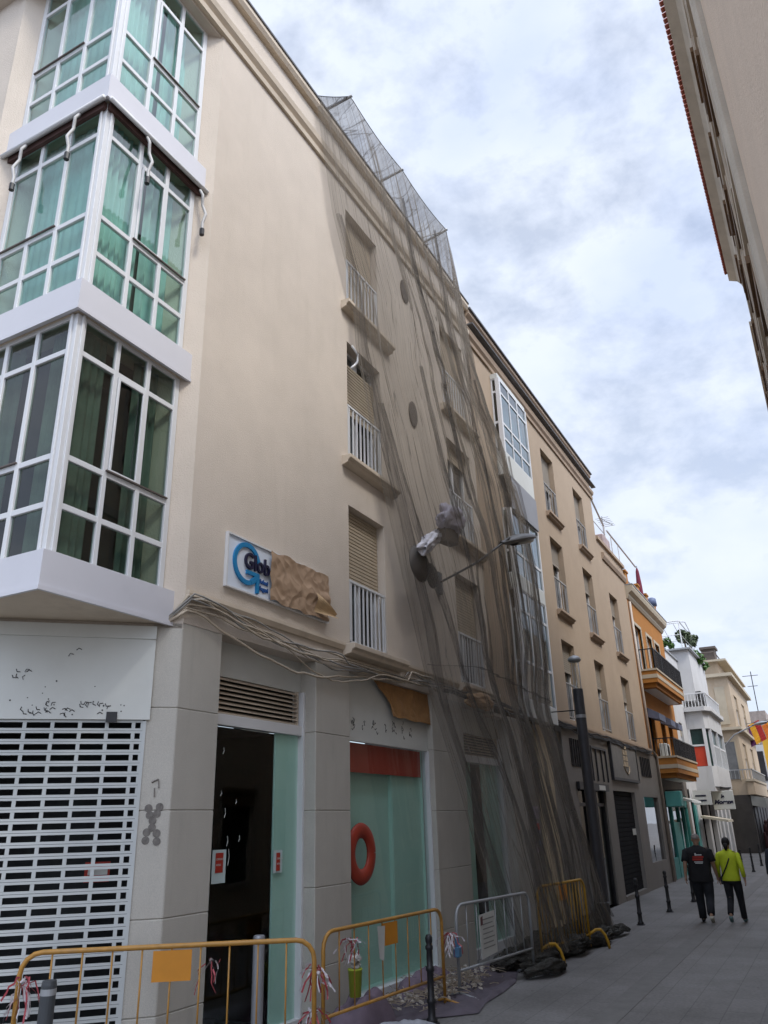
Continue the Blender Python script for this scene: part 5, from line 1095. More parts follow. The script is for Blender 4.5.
# ============================================================ cables along the facade
cb = thing('cable_bundle', 'loose bundle of cream and grey cables sagging along the corner building', 'cables', (6, 5.5, 4.3))
CAB = surf('cable_cream', (.46, .39, .30), .6, .15, 8); CAG = surf('cable_grey', (.28, .27, .25), .6, .15, 8); CAK = surf('cable_black', (.03, .03, .03), .6, .15, 8)
rr = random.Random(12)
for k in range(9):
    pts = []; ph = rr.uniform(0, 6); a1 = rr.uniform(.01, .06); base = 4.20 + rr.uniform(-.05, .12); n_ = 44
    for i in range(n_ + 1):
        x = 6.0 + (12.2 - 6.0) * i / n_
        sag = -.13 * math.exp(-((x - 8.8 - .6 * math.sin(ph)) / 1.2) ** 2) * rr.uniform(.9, 1.0) * (k % 4 + .4) * .75
        z = base + sag + a1 * math.sin(x * 1.9 + ph) + .012 * math.sin(x * 9 + ph * 2) + .10 * math.exp(-((x - 6.2) / .5) ** 2)
        if 9.0 < x < 11.0: z = min(z, 4.24 - .012 * k)
        pts.append((x, 5.50 - .012 * k * (.5 + .5 * math.sin(x * 2 + ph)), z))
    pts = [(5.90, 5.66, 4.07 + .01 * k)] + pts
    m = MB(); m.tube(pts, .010 if k % 3 else .014, 6); m.build('cable', (CAB, CAB, CAG)[k % 3], cb, smooth=True)
ck = thing('cable_bundle', 'dark cables clipped along the storey line of the tan building', 'cables', (15, 5.5, 4.3))
for k in range(5):
    pts = []; ph = rr.uniform(0, 6)
    for i in range(50): x = 12.3 + 18.0 * i / 49; pts.append((x, 5.44 if x < 16.4 or x > 18.7 else 5.52, 4.18 + .025 * k + .03 * math.sin(x * 1.3 + ph) + .02 * math.sin(x * 5 + ph)))
    m = MB(); m.tube(pts, .013, 5); m.build('cable', CAK, ck, smooth=True)

# ============================================================ barriers
def barrier(L_, H_, name, label, mat, cat='barrier', plate=True, nb=11, loc=(0, 0, 0), rz=0, group='crowd barriers round the works', feet=True, r=.021, zb=.34):
    t = thing(name, label, cat, (0, 0, 0), group)
    rc = .16; pts = [(0, 0, .05)]
    pts += [(0, 0, H_ - rc)] + [(rc - rc * math.cos(a), 0, H_ - rc + rc * math.sin(a)) for a in (R(22), R(45), R(68))] + [(rc, 0, H_)]
    pts += [(L_ - rc, 0, H_)] + [(L_ - rc + rc * math.sin(a), 0, H_ - rc + rc * math.cos(a)) for a in (R(22), R(45), R(68))] + [(L_, 0, H_ - rc), (L_, 0, .05)]
    m = MB(); m.tube(pts, r, 10); m.build('top_frame', mat, t, smooth=True)
    m = MB(); m.tube([(0, 0, zb), (L_, 0, zb)], r * .85, 8); m.build('bottom_rail', mat, t, smooth=True)
    for k in range(nb):
        x = L_ * (k + 1) / (nb + 1); m = MB(); m.tube([(x, 0, zb), (x, 0, H_)], .0085, 6); m.build('bar', mat, t, smooth=True)
    if plate:
        m = MB(); m.box(L_ * .50 - .15, L_ * .50 + .17, -.014, -.009, H_ - .26, H_ - .03); m.build('plate', PLATE, t)
    if feet:
        for x in (.0, L_):
            m = MB(); m.tube([(x, -.28, .02), (x, -.22, .05), (x, 0, .10), (x, .22, .05), (x, .28, .02)], .016, 6); m.build('foot', mat, t, smooth=True)
    t.location = loc; t.rotation_euler = (0, 0, rz); return t
def between(p, q): d = Vector(q) - Vector(p); return d.length, math.atan2(d.y, d.x)
p_, q_ = (5.05, 6.16, 0), (6.48, 4.22, 0); L1, a1 = between(p_, q_)
barrier(L1, 1.21, 'crowd_barrier', 'nearest yellow crowd barrier with orange plate, in front of the white grille', YEL, loc=p_, rz=a1, nb=9)
p_, q_ = (7.72, 4.92, 0), (10.22, 4.73, 0); L1, a1 = between(p_, q_)
barrier(L1, 1.10, 'crowd_barrier', 'yellow crowd barrier with orange plate in front of the red ring window', YEL, loc=p_, rz=a1, nb=8)
p_, q_ = (10.62, 4.70, 0), (12.75, 4.42, 0); L1, a1 = between(p_, q_)
barrier(L1, 1.10, 'crowd_barrier', 'plain galvanised barrier carrying a white notice beside the net', GREY_M, loc=p_, rz=a1, nb=7, plate=False)
p_, q_ = (13.42, 4.50, .0), (15.3, 4.25, .0); L1, a1 = between(p_, q_)
b4 = barrier(L1, 1.12, 'crowd_barrier', 'small yellow barrier tangled in the foot of the net', surf('barrier_ochre', (.44, .24, .02), .5, .12, 9), loc=p_, rz=a1, nb=14, feet=False, zb=.24)
for x in (0, L1):
    m = MB(); m.tube([(x, 0, .24), (x + .08, -.10, .31), (x + .14, -.16, .31), (x + .20, -.21, .22), (x + .23, -.24, .10), (x + .24, -.25, .01)], .024, 8); o = m.build('foot', MATS['barrier_ochre'], None, smooth=True); o.parent = b4
# notice on the galvanised barrier
m = MB(); no = thing('notice', 'white printed works notice tied to the galvanised barrier', 'notice', (11.4, 4.85, .7))
m.add([(11.18, 4.595, .40), (11.62, 4.535, .44), (11.60, 4.540, .96), (11.16, 4.60, .93), (11.18, 4.601, .40), (11.62, 4.541, .44), (11.60, 4.546, .96), (11.16, 4.606, .93)], [(0, 1, 2, 3), (4, 7, 6, 5), (0, 4, 5, 1), (1, 5, 6, 2), (2, 6, 7, 3), (3, 7, 4, 0)]); m.build('sheet', surf('notice_white', (.50, .50, .47), .7, .06, 5), no)
for k in range(7):
    m = MB(); z = .86 - k * .058; m.add([(11.24, 4.584, z), (11.56 - .05 * (k % 2), 4.541, z + .015), (11.56 - .05 * (k % 2), 4.541, z + .03), (11.24, 4.584, z + .015)], [(0, 1, 2, 3)]); m.build('print_line', surf('print_grey', (.22, .22, .21), .7), no)
m = MB(); m.add([(11.19, 4.590, .80), (11.25, 4.582, .81), (11.25, 4.582, .92), (11.19, 4.590, .90)], [(0, 1, 2, 3)]); m.build('print_badge', surf('print_maroon', (.12, .06, .06), .7), no)
m = MB(); m.add([(8.70, 4.80, .74), (8.78, 4.79, .70), (8.82, 4.79, 1.05), (8.66, 4.80, 1.06)], [(0, 1, 2, 3)]); m.add([(8.70, 4.804, .74), (8.78, 4.794, .70), (8.82, 4.794, 1.05), (8.66, 4.804, 1.06)], [(3, 2, 1, 0)])
tag(m.build('notice', MATS['notice_white']), 'narrow white paper hanging beside the orange plate of the middle barrier', 'notice')
# red and white tape tangles
TR = surf('tape_red', (.32, .05, .06), .5, .1, 5); TW = surf('tape_white', (.58, .54, .56), .5, .1, 5)
def tape(c, n_, spread, drop, label, seed):
    rr = random.Random(seed); t = thing('barrier_tape', label, 'tape', c, 'red and white tape tied to the barriers')
    for part, mat in (('white_strip', TW), ('red_strip', TR)):
        m = MB()
        for k in range(n_):
            p = Vector(c) + Vector((rr.uniform(-1, 1), rr.uniform(-1, 1), rr.uniform(-.3, .3))) * spread * .35; d = Vector((rr.uniform(-1, 1), rr.uniform(-1, 1), rr.uniform(-1.2, .25))).normalized() * spread; w = Vector((rr.uniform(-1, 1), rr.uniform(-1, 1), rr.uniform(-1, 1))).normalized() * .008
            prev = None; pp = []
            for i in range(6):
                q = p + d * i / 5 + Vector((0, 0, -drop * (i / 5) ** 2)) + Vector((rr.uniform(-1, 1), rr.uniform(-1, 1), rr.uniform(-1, 1))) * .018; pp += [q + w, q - w]
            m.add(pp, [(2 * i, 2 * i + 1, 2 * i + 3, 2 * i + 2) for i in range(5)])
        m.build(part, mat, t)
tape((5.08, 6.12, 1.02), 10, .14, .16, 'red and white tape knotted on the left end of the nearest barrier', 1)
tape((6.55, 4.24, .98), 10, .13, .14, 'red and white tape tangle between the nearest and the middle barrier', 2)
tape((6.60, 4.30, .66), 9, .14,.12, 'red and white tape hanging low at the right post of the nearest barrier', 3)
tape((8.2, 4.87, .98), 9, .16, .08, 'red and white tape wound over the bars of the middle barrier', 4)
tape((6.0, 4.95, 1.08), 3, .16, .1, 'short red and white tape end on the nearest barrier rail', 5)
tape((10.35, 4.70, .80), 12, .16, .14, 'red and white tape where the middle barrier meets the galvanised one', 6)

# ============================================================ bollards
def bollard(loc):
    t = thing('bollard', 'x', 'bollard', (0, 0, 0), 'slim black bollards along the pavement')
    m = MB(); m.lathe([(.065, 0), (.065, .05), (.045, .07), (.042, .20), (.052, .21), (.052, .24), (.04, .25), (.038, .52), (.05, .53), (.05, .57), (.037, .58), (.035, .74), (.046, .75), (.046, .78), (.03, .80), (.042, .83), (.044, .87), (.03, .90), (.008, .905)], (0, 0, 0), 14); m.build('post', BLACK, t, smooth=True)
    m = MB(); m.lathe([(.09, 0), (.09, .012), (.06, .02)], (0, 0, 0), 14); m.build('base_flange', BLACK, t); t.location = loc; return t
bl = bollard((9.41, 4.53, 0)); bl['label'] = 'slim black ringed bollard beside the right end of the middle barrier'
for (x, y, lb) in ((18.98, 4.14, 'black bollard just past the net pile, nearest of the street row'), (21.63, 4.0, 'black bollard second past the net, in front of the dark shutter'), (24.19, 3.82, 'black bollard just left of the man in black'), (31.6, 3.62, 'black bollard right beside the yellow jacket'), (34.96, 3.58, 'black bollard third from the right frame edge'), (36.75, 3.38, 'black bollard second from the right frame edge'), (40.9, 3.39, 'farthest black bollard close to the right frame edge')):
    dup(bl, (x, y, 0), random.uniform(0, 3), lb)
m = MB(); t = thing('bollard', 'plain silver round post behind the nearest barrier by the shop entrance', 'bollard', (7.0, 5.2, 0)); m.lathe([(.056, 0), (.056, 1.13), (.05, 1.15), (.01, 1.155)], (7.0, 5.2, 0), 18); m.build('post', surf('post_silver', (.30, .31, .33), .35, .08, 6, metal=.3), t, smooth=False)
m = MB(); m.lathe([(.058, 0), (.058, .02)], (7.0, 5.2, 1.08), 18); m.build('collar', GREY_M, t)
m = MB(); t = thing('bollard', 'thick dark post with a grey band behind the left end of the nearest barrier', 'bollard', (4.98, 5.72, 0)); m.lathe([(.058, 0), (.058, 1.02), (.052, 1.05), (.01, 1.055)], (4.98, 5.72, 0), 18); m.build('post', surf('post_dark', (.05, .055, .06), .5, .1, 6), t)
m = MB(); m.lathe([(.0595, 0), (.0595, .045)], (4.98, 5.72, .95), 18); m.build('grey_band', GREY_M, t)

# ============================================================ rubble, tarpaulin, bucket
TARP = surf('tarp_plum', (.105, .088, .105), .8, .2, 3, .4, 20)
tp = MB()
outline = [(9.3, 4.98), (9.7, 4.55), (10.05, 4.22), (10.6, 4.35), (11.3, 4.38), (12.0, 4.45), (12.8, 4.7), (13.2, 5.3), (12.4, 5.56), (10.5, 5.56), (9.5, 5.55), (9.2, 5.3)]
cx_, cy_ = 11.0, 4.98
def edge_r(a):
    best = 0
    for i in range(len(outline)):
        p = Vector((outline[i][0] - cx_, outline[i][1] - cy_)); q = Vector((outline[(i + 1) % len(outline)][0] - cx_, outline[(i + 1) % len(outline)][1] - cy_)); d = Vector((math.cos(a), math.sin(a))); e = q - p
        den = d.x * e.y - d.y * e.x
        if abs(den) < 1e-9: continue
        t = (p.x * e.y - p.y * e.x) / den; u = (p.x * d.y - p.y * d.x) / den
        if t > 0 and -1e-6 <= u <= 1 + 1e-6: best = max(best, t)
    return best
def tf(u, v):
    a = u * 2 * PI; r_ = edge_r(a) * v; x = cx_ + r_ * math.cos(a); y = cy_ + r_ * math.sin(a)
    z = .012 + .09 * abs(noise.noise(Vector((x * 2.1, y * 2.6, 0)))) + .05 * abs(noise.noise(Vector((x * 6, y * 7, 2)))) + .10 * max(0, 1 - v) * .5
    if v > .9: z = .012 + (z - .012) * (1 - v) / .1 * .9 + .03 * max(0, math.sin(a * 9)) * (v < .99)
    return (x, y, z)
tp.grid(120, 30, tf); tag(tp.build('tarpaulin', TARP, smooth=True), 'dark plum tarpaulin spread on the pavement under the rubble', 'tarpaulin')
rr = random.Random(21)
m = MB()
for k in range(420):                               # straw, splinters and plaster crumbs
    x = rr.gauss(10.9, .75); y = rr.gauss(5.05, .22)
    if not (9.4 < x < 12.6 and 4.4 < y < 5.5): continue
    a = rr.uniform(0, PI); l = rr.uniform(.04, .26); h = .10 + rr.uniform(0, .10) * math.exp(-((x - 11.1) / .8) ** 2)
    d = Vector((math.cos(a), math.sin(a), rr.uniform(-.25, .35))) * l; p = Vector((x, y, h)); m.tube([p, p + d * .5 + Vector((0, 0, .012)), p + d], rr.uniform(.003, .007), 3)
tag(m.build('rubble', surf('straw', (.36, .30, .23), .9, .3, 8)), kind='stuff')
m = MB()
for k in range(150):
    x = rr.gauss(11.0, .7); y = rr.gauss(5.1, .22); s_ = rr.uniform(.02, .06); z = .09
    if not (9.4 < x < 12.6 and 4.5 < y < 5.5): continue
    m.obox((x, y, z), (s_, rr.uniform(-.02, .02), rr.uniform(-.01, .01)), (rr.uniform(-.02, .02), s_ * .8, .01), (.005, .005, s_ * .6))
tag(m.build('plaster_crumbs', surf('plaster', (.42, .38, .33), .9, .25, 8)), kind='stuff')
def sheet_heap(name, cx, cy, rx, ry2, h, mat, label, seed, cat, rot=0):
    m = MB()
    def fn(u, v):
        a = u * 2 * PI; k = 1 + .35 * noise.noise(Vector((math.cos(a) * 1.5, math.sin(a) * 1.5, seed))); x = rx * v * math.cos(a) * k; y = ry2 * v * math.sin(a) * k
        z = h * (1 - v ** 4) * (.6 + .7 * abs(noise.noise(Vector((x * 3, y * 3, seed))))) + .05 * abs(noise.noise(Vector((x * 9, y * 9, seed)))) * (1 - v ** 4) + .008
        return (cx + x * math.cos(rot) - y * math.sin(rot), cy + x * math.sin(rot) + y * math.cos(rot), z)
    m.grid(56, 18, fn); return tag(m.build(name, mat, smooth=True), label, cat)
sheet_heap('dust_sheet', 8.6, 4.66, .85, .26, .13, surf('sheet_grey', (.34, .35, .38), .8, .15, 4), 'pale grey dust sheet crumpled on the ground behind the middle barrier', 3, 'sheet', -.2)
sheet_heap('dust_sheet', 10.9, 5.32, .9, .20, .34, surf('sheet_mauve', (.16, .12, .15), .85, .2, 4), 'dark mauve sheet heaped along the foot of the red ring window', 8, 'sheet')
sheet_heap('dust_sheet', 9.0, 5.2, .6, .3, .36, MATS['sheet_mauve'], 'low dark mauve bundle under the lime bucket', 11, 'sheet')
bk = thing('bucket', 'lime yellow bucket filled with scraps behind the middle barrier', 'bucket', (8.72, 5.18, 0))
m = MB(); m.lathe([(.065, 0), (.08, .26), (.084, .26), (.084, .28), (.075, .28), (.07, .24)], (8.80, 5.18, .33), 20); m.build('body', surf('bucket_lime', (.42, .50, .05), .5, .08, 4), bk, smooth=True)
m = MB(); rr = random.Random(5)
for k in range(26): m.obox((8.78 + rr.uniform(-.06, .03), 5.16 + rr.uniform(-.05, .03), .60 + rr.uniform(0, .10)), (rr.uniform(.03, .08), rr.uniform(-.03, .03), rr.uniform(-.03, .04)), (rr.uniform(-.02, .02), .05, .01), (.0, .01, .02))
m.build('scraps', surf('scraps', (.42, .40, .36), .8, .4, 12), bk)
m = MB(); pass
m = MB(); m.box(10.42, 10.52, 4.60, 4.68, .52, .64); m.tube([(10.47, 4.64, .64), (10.47, 4.64, .74)], .03, 8)
tag(m.build('work_light', surf('tool_blue', (.10, .22, .36), .5, .1, 5), bevel=.01), 'small blue and white tool hanging by the galvanised barrier', 'tool')
# stray cable and pale box just inside the entrance step
m = MB(); m.tube([(7.3, 5.45, .03), (7.1, 5.35, .06), (6.95, 5.3, .03), (7.05, 5.2, .02), (7.3, 5.15, .03), (7.55, 5.25, .02), (7.8, 5.3, .03)], .012, 6); tag(m.build('loose_cable', surf('cable_pale', (.40, .48, .46), .6, .1, 5), smooth=True), 'pale loose cable coiled on the entrance step', 'cable')

# ============================================================ street signs of the far shops
t = thing('hanging_sign', 'white square hanging sign with dark script lettering on the white house', 'sign', (40, 4.4, 2.7))
m = MB(); m.box(42.1, 42.2, 4.15, 5.10, 2.35, 3.18); m.build('panel', WHITE_P, t, bevel=.02)
text_mesh('la', NAVY, t, (42.09, 4.72, 2.86), (0, -1, 0), (0, 0, 1), .22, .004, 'lettering', shear=.3, bold=.012)
text_mesh('Morena', NAVY, t, (42.09, 5.04, 2.60), (0, -1, 0), (0, 0, 1), .26, .004, 'lettering', shear=.3, bold=.014)
m = MB(); m.tube([(42.15, 5.56, 3.3), (42.15, 4.2, 3.3)], .03, 6); m.build('bracket', BLACK, t)
t = thing('hanging_sign', 'white projecting sign box above the white house shopfront', 'sign', (39.4, 4.9, 3))
m = MB(); m.box(38.9, 39.0, 4.75, 5.5, 2.55, 3.15); m.build('panel', WHITE_P, t)
for k, w_ in enumerate((.45, .38)): m = MB(); m.box(38.888, 38.898, 4.95, 4.95 + w_, 2.90 - k * .2, 2.96 - k * .2); m.build('print_line', NAVY, t)
t = thing('hanging_sign', 'teal box sign projecting over the teal shopfront', 'sign', (32.4, 5.1, 3))
m = MB(); m.box(32.0, 32.5, 4.95, 5.50, 2.45, 2.98); m.build('panel', surf('sign_teal', (.10, .36, .32), .5, .06, 3), t, bevel=.02); m = MB(); m.tube([(32.25, 5.5, 3.02), (32.25, 4.9, 3.02)], .02, 6); m.build('bracket', BLACK, t)
t = thing('awning', 'short white shop awning beside the teal sign', 'awning', (34.5, 5, 2.6)); m = MB(); m.prism_x([(5.5, 2.85), (4.9, 2.68), (4.88, 2.60), (5.5, 2.74)], 34.2, 36.6); m.build('canopy', WHITE_P, t)
t = thing('awning', 'cream parasol like awning over the white house shop door', 'awning', (40, 4.7, 1.9)); m = MB(); m.prism_x([(5.45, 2.12), (4.35, 1.92), (4.33, 1.82), (5.45, 2.02)], 39.9, 42.0); m.build('canopy', surf('awning_cream', (.55, .49, .38), .8, .06, 3), t)
t = thing('awning', 'grey folded awning under the cream house balcony', 'awning', (54, 4.2, 2.8)); m = MB(); m.prism_x([(4.38, 3.15), (3.6, 3.0), (3.58, 2.45), (3.68, 2.45), (4.38, 2.6)], 53.9, 58); m.build('canopy', surf('awning_grey', (.26, .26, .24), .8, .06, 3), t)
# square carved sign with its emblem on the dark stone
t = thing('wall_sign', 'square dark framed wall sign with a faded gold emblem', 'sign', (25.8, 5.4, 3.7))
m = MB(); m.box(24.1, 27.5, 5.46, 5.528, 3.22, 4.18); m.build('panel', surf('sign_slate', (.19, .18, .165), .7, .12, 3), t)
m = MB(); m.box(24.02, 24.1, 5.44, 5.528, 3.14, 4.26); m.box(27.5, 27.58, 5.44, 5.528, 3.14, 4.26); m.box(24.1, 27.5, 5.44, 5.528, 4.18, 4.26); m.box(24.1, 27.5, 5.44, 5.528, 3.14, 3.22); m.build('sign_frame', BLACK, t)
m = MB()
for j in range(3):
    for i in range(2): m.box(25.55 + i * .32, 25.83 + i * .32, 5.444, 5.459, 3.92 - j * .17, 4.06 - j * .17)
m.tube([(25.86, 5.452, 4.08), (25.9, 5.452, 4.16)], .05, 5); m.tube([(25.5, 5.452, 3.60), (25.7, 5.452, 3.45), (26.0, 5.452, 3.36), (26.2, 5.452, 3.45), (26.3, 5.452, 3.6)], .02, 5)
m.build('emblem', surf('emblem_gold', (.42, .33, .22), .6, .2, 8), t)
# bunting flags over the far street
FS = [(60, 5.9, 7.6), (60, 4.55, 7.3), (62, 3.6, 6.9)]
cols_ = [('flag_purple', (.12, .03, .12)), ('flag_yellow', (.75, .38, .03)), ('flag_red', (.40, .03, .03))]
for k, (x, y, z) in enumerate(((63, 4.75, 7.85), (63, 3.55, 7.9))):
    t = thing('flag', ('purple yellow and red striped flag, the left one over the far street', 'orange and teal striped flag cut by the right frame edge')[k], 'flag', (x, y, z), 'flags strung across the far street')
    for j in range(3):
        cm = cols_[j] if k == 0 else (('flag_orange', (.7, .2, .03)), cols_[1], ('flag_teal', (.05, .25, .22)))[j]
        m = MB(); m.grid(3, 8, lambda u, v: (x + .12 * math.sin(v * 5 + u), y - .36 * (j + u) - .30 * v, z + .16 * (j + u) - 1.35 * v)); m.build('stripe', surf(cm[0], cm[1], .8, .06, 4), t)
m = MB(); m.tube([(60, 7, 7.6), (60, 5, 7.75), (63, 3.5, 8.2), (66, 1, 8.9)], .02, 5); tag(m.build('bunting_rope', BLACK), 'thin rope carrying the flags across the far street', 'rope')
for k, (x, y, z, c_, lb) in enumerate(((70, 4.0, 4.4, (.02, .22, .30), 'teal cloth banner beside the yellow house'), )):
    m = MB(); m.grid(4, 4, lambda u, v: (x, y - 1.0 * u, z - .9 * v + .3 * u)); tag(m.build('banner', surf('banner_teal', c_, .8, .1, 3)), lb, 'banner')
# goods and parasols of the far shops
rr = random.Random(31)
m = MB()
for k in range(22):
    x = rr.uniform(56, 72); y = rr.uniform(3.1, 4.3); h = rr.uniform(.9, 2.3); w_ = rr.uniform(.25, .6)
    m.lathe([(w_ * .4, 0), (w_ * .5, h * .3), (w_ * .42, h * .75), (w_ * .3, h * .84), (w_ * .2, h * .87), (w_ * .26, h * .93), (w_ * .12, h)], (x, y, 0), 9)
tag(m.build('shop_goods', surf('goods_mixed', (.075, .03, .032), .8, .9, 1.1), smooth=True), kind='stuff')

# ============================================================ roof things
um = thing('parasol', 'folded dark red parasol on the roof of the orange house', 'parasol', (34.6, 5.7, 10.6))
m = MB(); m.lathe([(.05, 0), (.13, .1), (.11, .7), (.07, 1.25), (.03, 1.4)], (34.6, 5.7, 10.95), 12); m.build('canopy', surf('parasol_red', (.13, .012, .03), .8, .15, 5), um); m = MB(); m.tube([(34.6, 5.7, 10.56), (34.6, 5.7, 12.45)], .03, 6); m.build('pole', GREY_M, um)
m = MB(); m.tube([(26.6, 5.75, 11.2), (26.6, 5.75, 13.35), (28.9, 5.75, 12.55), (28.9, 5.75, 11.3)], .035, 6); m.tube([(26.6, 5.75, 12.2), (28.9, 5.75, 12.2)], .015, 5); m.tube([(29.4, 5.75, 12.5), (34.6, 5.75, 12.42)], .035, 6); m.tube([(30.0, 5.75, 11.2), (30.0, 5.75, 12.48)], .02, 5); m.tube([(31.2, 5.75, 10.6), (31.2, 5.75, 12.46)], .015, 5)
tag(m.build('roof_frame', surf('frame_pale', (.45, .43, .42), .6, .1, 4)), 'pale metal rail frame on the lower roof of the tan building', 'frame')
m = MB(); m.tube([(29.6, 5.9, 11.3), (29.6, 5.9, 13.2)], .02, 5); m.tube([(29.2, 5.9, 13.0), (30.6, 5.7, 13.1)], .015, 5)
for k in range(6): m.tube([(29.3 + k * .24, 5.6, 13.02 + .01 * k), (29.3 + k * .24, 6.1, 13.02 + .01 * k)], .01, 4)
tag(m.build('aerial', GREY_M), 'thin television aerial above the tan building roof', 'aerial')
m = MB(); m.box(28.3, 29.4, 5.7, 6.2, 11.33, 12.05); tag(m.build('water_tank', surf('box_rust', (.36, .28, .27), .8, .3, 4), bevel=.03), 'pinkish grey box standing on the lower roof edge', 'box')
m = MB(); m.lathe([(.22, 0), (.2, .3), (.1, .36)], (35.9, 5.5, 10.9), 10); tag(m.build('rooftop_urn', surf('urn_blue', (.10, .13, .22), .6, .2, 4), smooth=True), 'small dark blue urn on the orange house parapet', 'urn')

# ============================================================ roof garden plants
def leaf_mat(name, c): return surf(name, c, .6, .35, 7)
LEAFA = leaf_mat('leaf_green', (.06, .13, .025)); LEAFB = leaf_mat('leaf_olive', (.075, .10, .05)); BARK = surf('bark', (.13, .10, .07), .9, .2, 6)
def plant(name, loc, r_, h, n_, mat, label, seed, cat, trunk=True, group=None):
    rr = random.Random(seed); t = thing(name, label, cat, loc, group); x, y, z = loc; m = MB()
    lobes = [(Vector((rr.gauss(0, .45), rr.gauss(0, .45), rr.gauss(0, .35))) * r_, rr.uniform(.3, .55) * r_) for _ in range(9)]
    for k in range(n_):
        c, rad = rr.choice(lobes); d = Vector((rr.gauss(0, 1), rr.gauss(0, 1), rr.gauss(0, 1))).normalized() * rad * rr.uniform(.5, 1.05)
        p = Vector((x, y, z + h)) + c + d; a = Vector((rr.gauss(0, 1), rr.gauss(0, 1), rr.gauss(0, 1))).normalized(); b = a.cross(Vector((rr.gauss(0, 1), rr.gauss(0, 1), rr.gauss(0, 1)))).normalized(); l = rr.uniform(.06, .13)
        m.add([p - a * l, p + b * l * .5, p + a * l, p - b * l * .5], [(0, 1, 2, 3)])
    m.build('foliage', mat, t)
    if trunk:
        m = MB(); m.tube([(x, y, z), (x + .05, y, z + h * .5), (x - .03, y + .03, z + h)], [.06, .045, .03], 7)
        for q in range(4): a = rr.uniform(0, 6.3); m.tube([(x, y, z + h * .55), (x + .4 * r_ * math.cos(a), y + .4 * r_ * math.sin(a), z + h + rr.uniform(-.1, .3))], [.03, .012], 5)
        m.build('trunk', BARK, t)
plant('potted_tree', (42.3, 6.3, 9.8), .46, .6, 600, LEAFA, 'bright leafy green shrub at the left of the terrace', 1, 'tree')
plant('potted_tree', (41.6, 7.2, 9.8), .42, .55, 450, LEAFA, 'small green shrub at the far left corner of the terrace', 2, 'tree')
plant('potted_tree', (43.4, 5.3, 9.8), .36, 1.15, 500, LEAFB, 'olive green clipped tree under the pergola', 3, 'tree')
plant('potted_tree', (45.2, 5.25, 9.8), .34, 1.15, 450, LEAFB, 'second olive green clipped tree at the right of the pergola', 4, 'tree')
plant('hanging_plant', (44.6, 4.95, 9.6), .40, .15, 450, LEAFA, 'green plant spilling over the white terrace wall', 5, 'plant', trunk=False)
plant('hanging_plant', (46.3, 4.95, 9.65), .30, .15, 260, LEAFA, 'small green plant at the right end of the terrace wall', 6, 'plant', trunk=False)

# ============================================================ people
def skin_obj(name, joints, edges, mat, parent, root=0, sub=2, smooth=True):
    """joints: list of ((x,y,z),(rx,ry)); one continuous skinned surface"""
    me = bpy.data.meshes.new(name); me.from_pydata([j[0] for j in joints], edges, [])
    bm_ = bmesh.new(); bm_.from_mesh(me); bm_.verts.layers.skin.verify(); bm_.to_mesh(me); bm_.free(); me.update()
    o = bpy.data.objects.new(name, me); COL.objects.link(o)
    sk = me.skin_vertices[0].data
    for i, j in enumerate(joints):
        r = j[1]; sk[i].radius = r if isinstance(r, tuple) else (r, r); sk[i].use_root = (i == root)
    md = o.modifiers.new('skin', 'SKIN'); md.use_smooth_shade = smooth; md.branch_smoothing = .6
    sb = o.modifiers.new('sub', 'SUBSURF'); sb.levels = sub; sb.render_levels = sub
    dg = bpy.context.evaluated_depsgraph_get(); ev = o.evaluated_get(dg); me2 = bpy.data.meshes.new_from_object(ev)
    bpy.data.objects.remove(o)
    me2.materials.clear(); me2.materials.append(mat)
    for p in me2.polygons: p.use_smooth = True
    o = bpy.data.objects.new(name, me2); COL.objects.link(o)
    if parent is not None: o.parent = parent
    return o
SKIN = surf('skin_tan', (.42, .25, .17), .6, .05, 5)
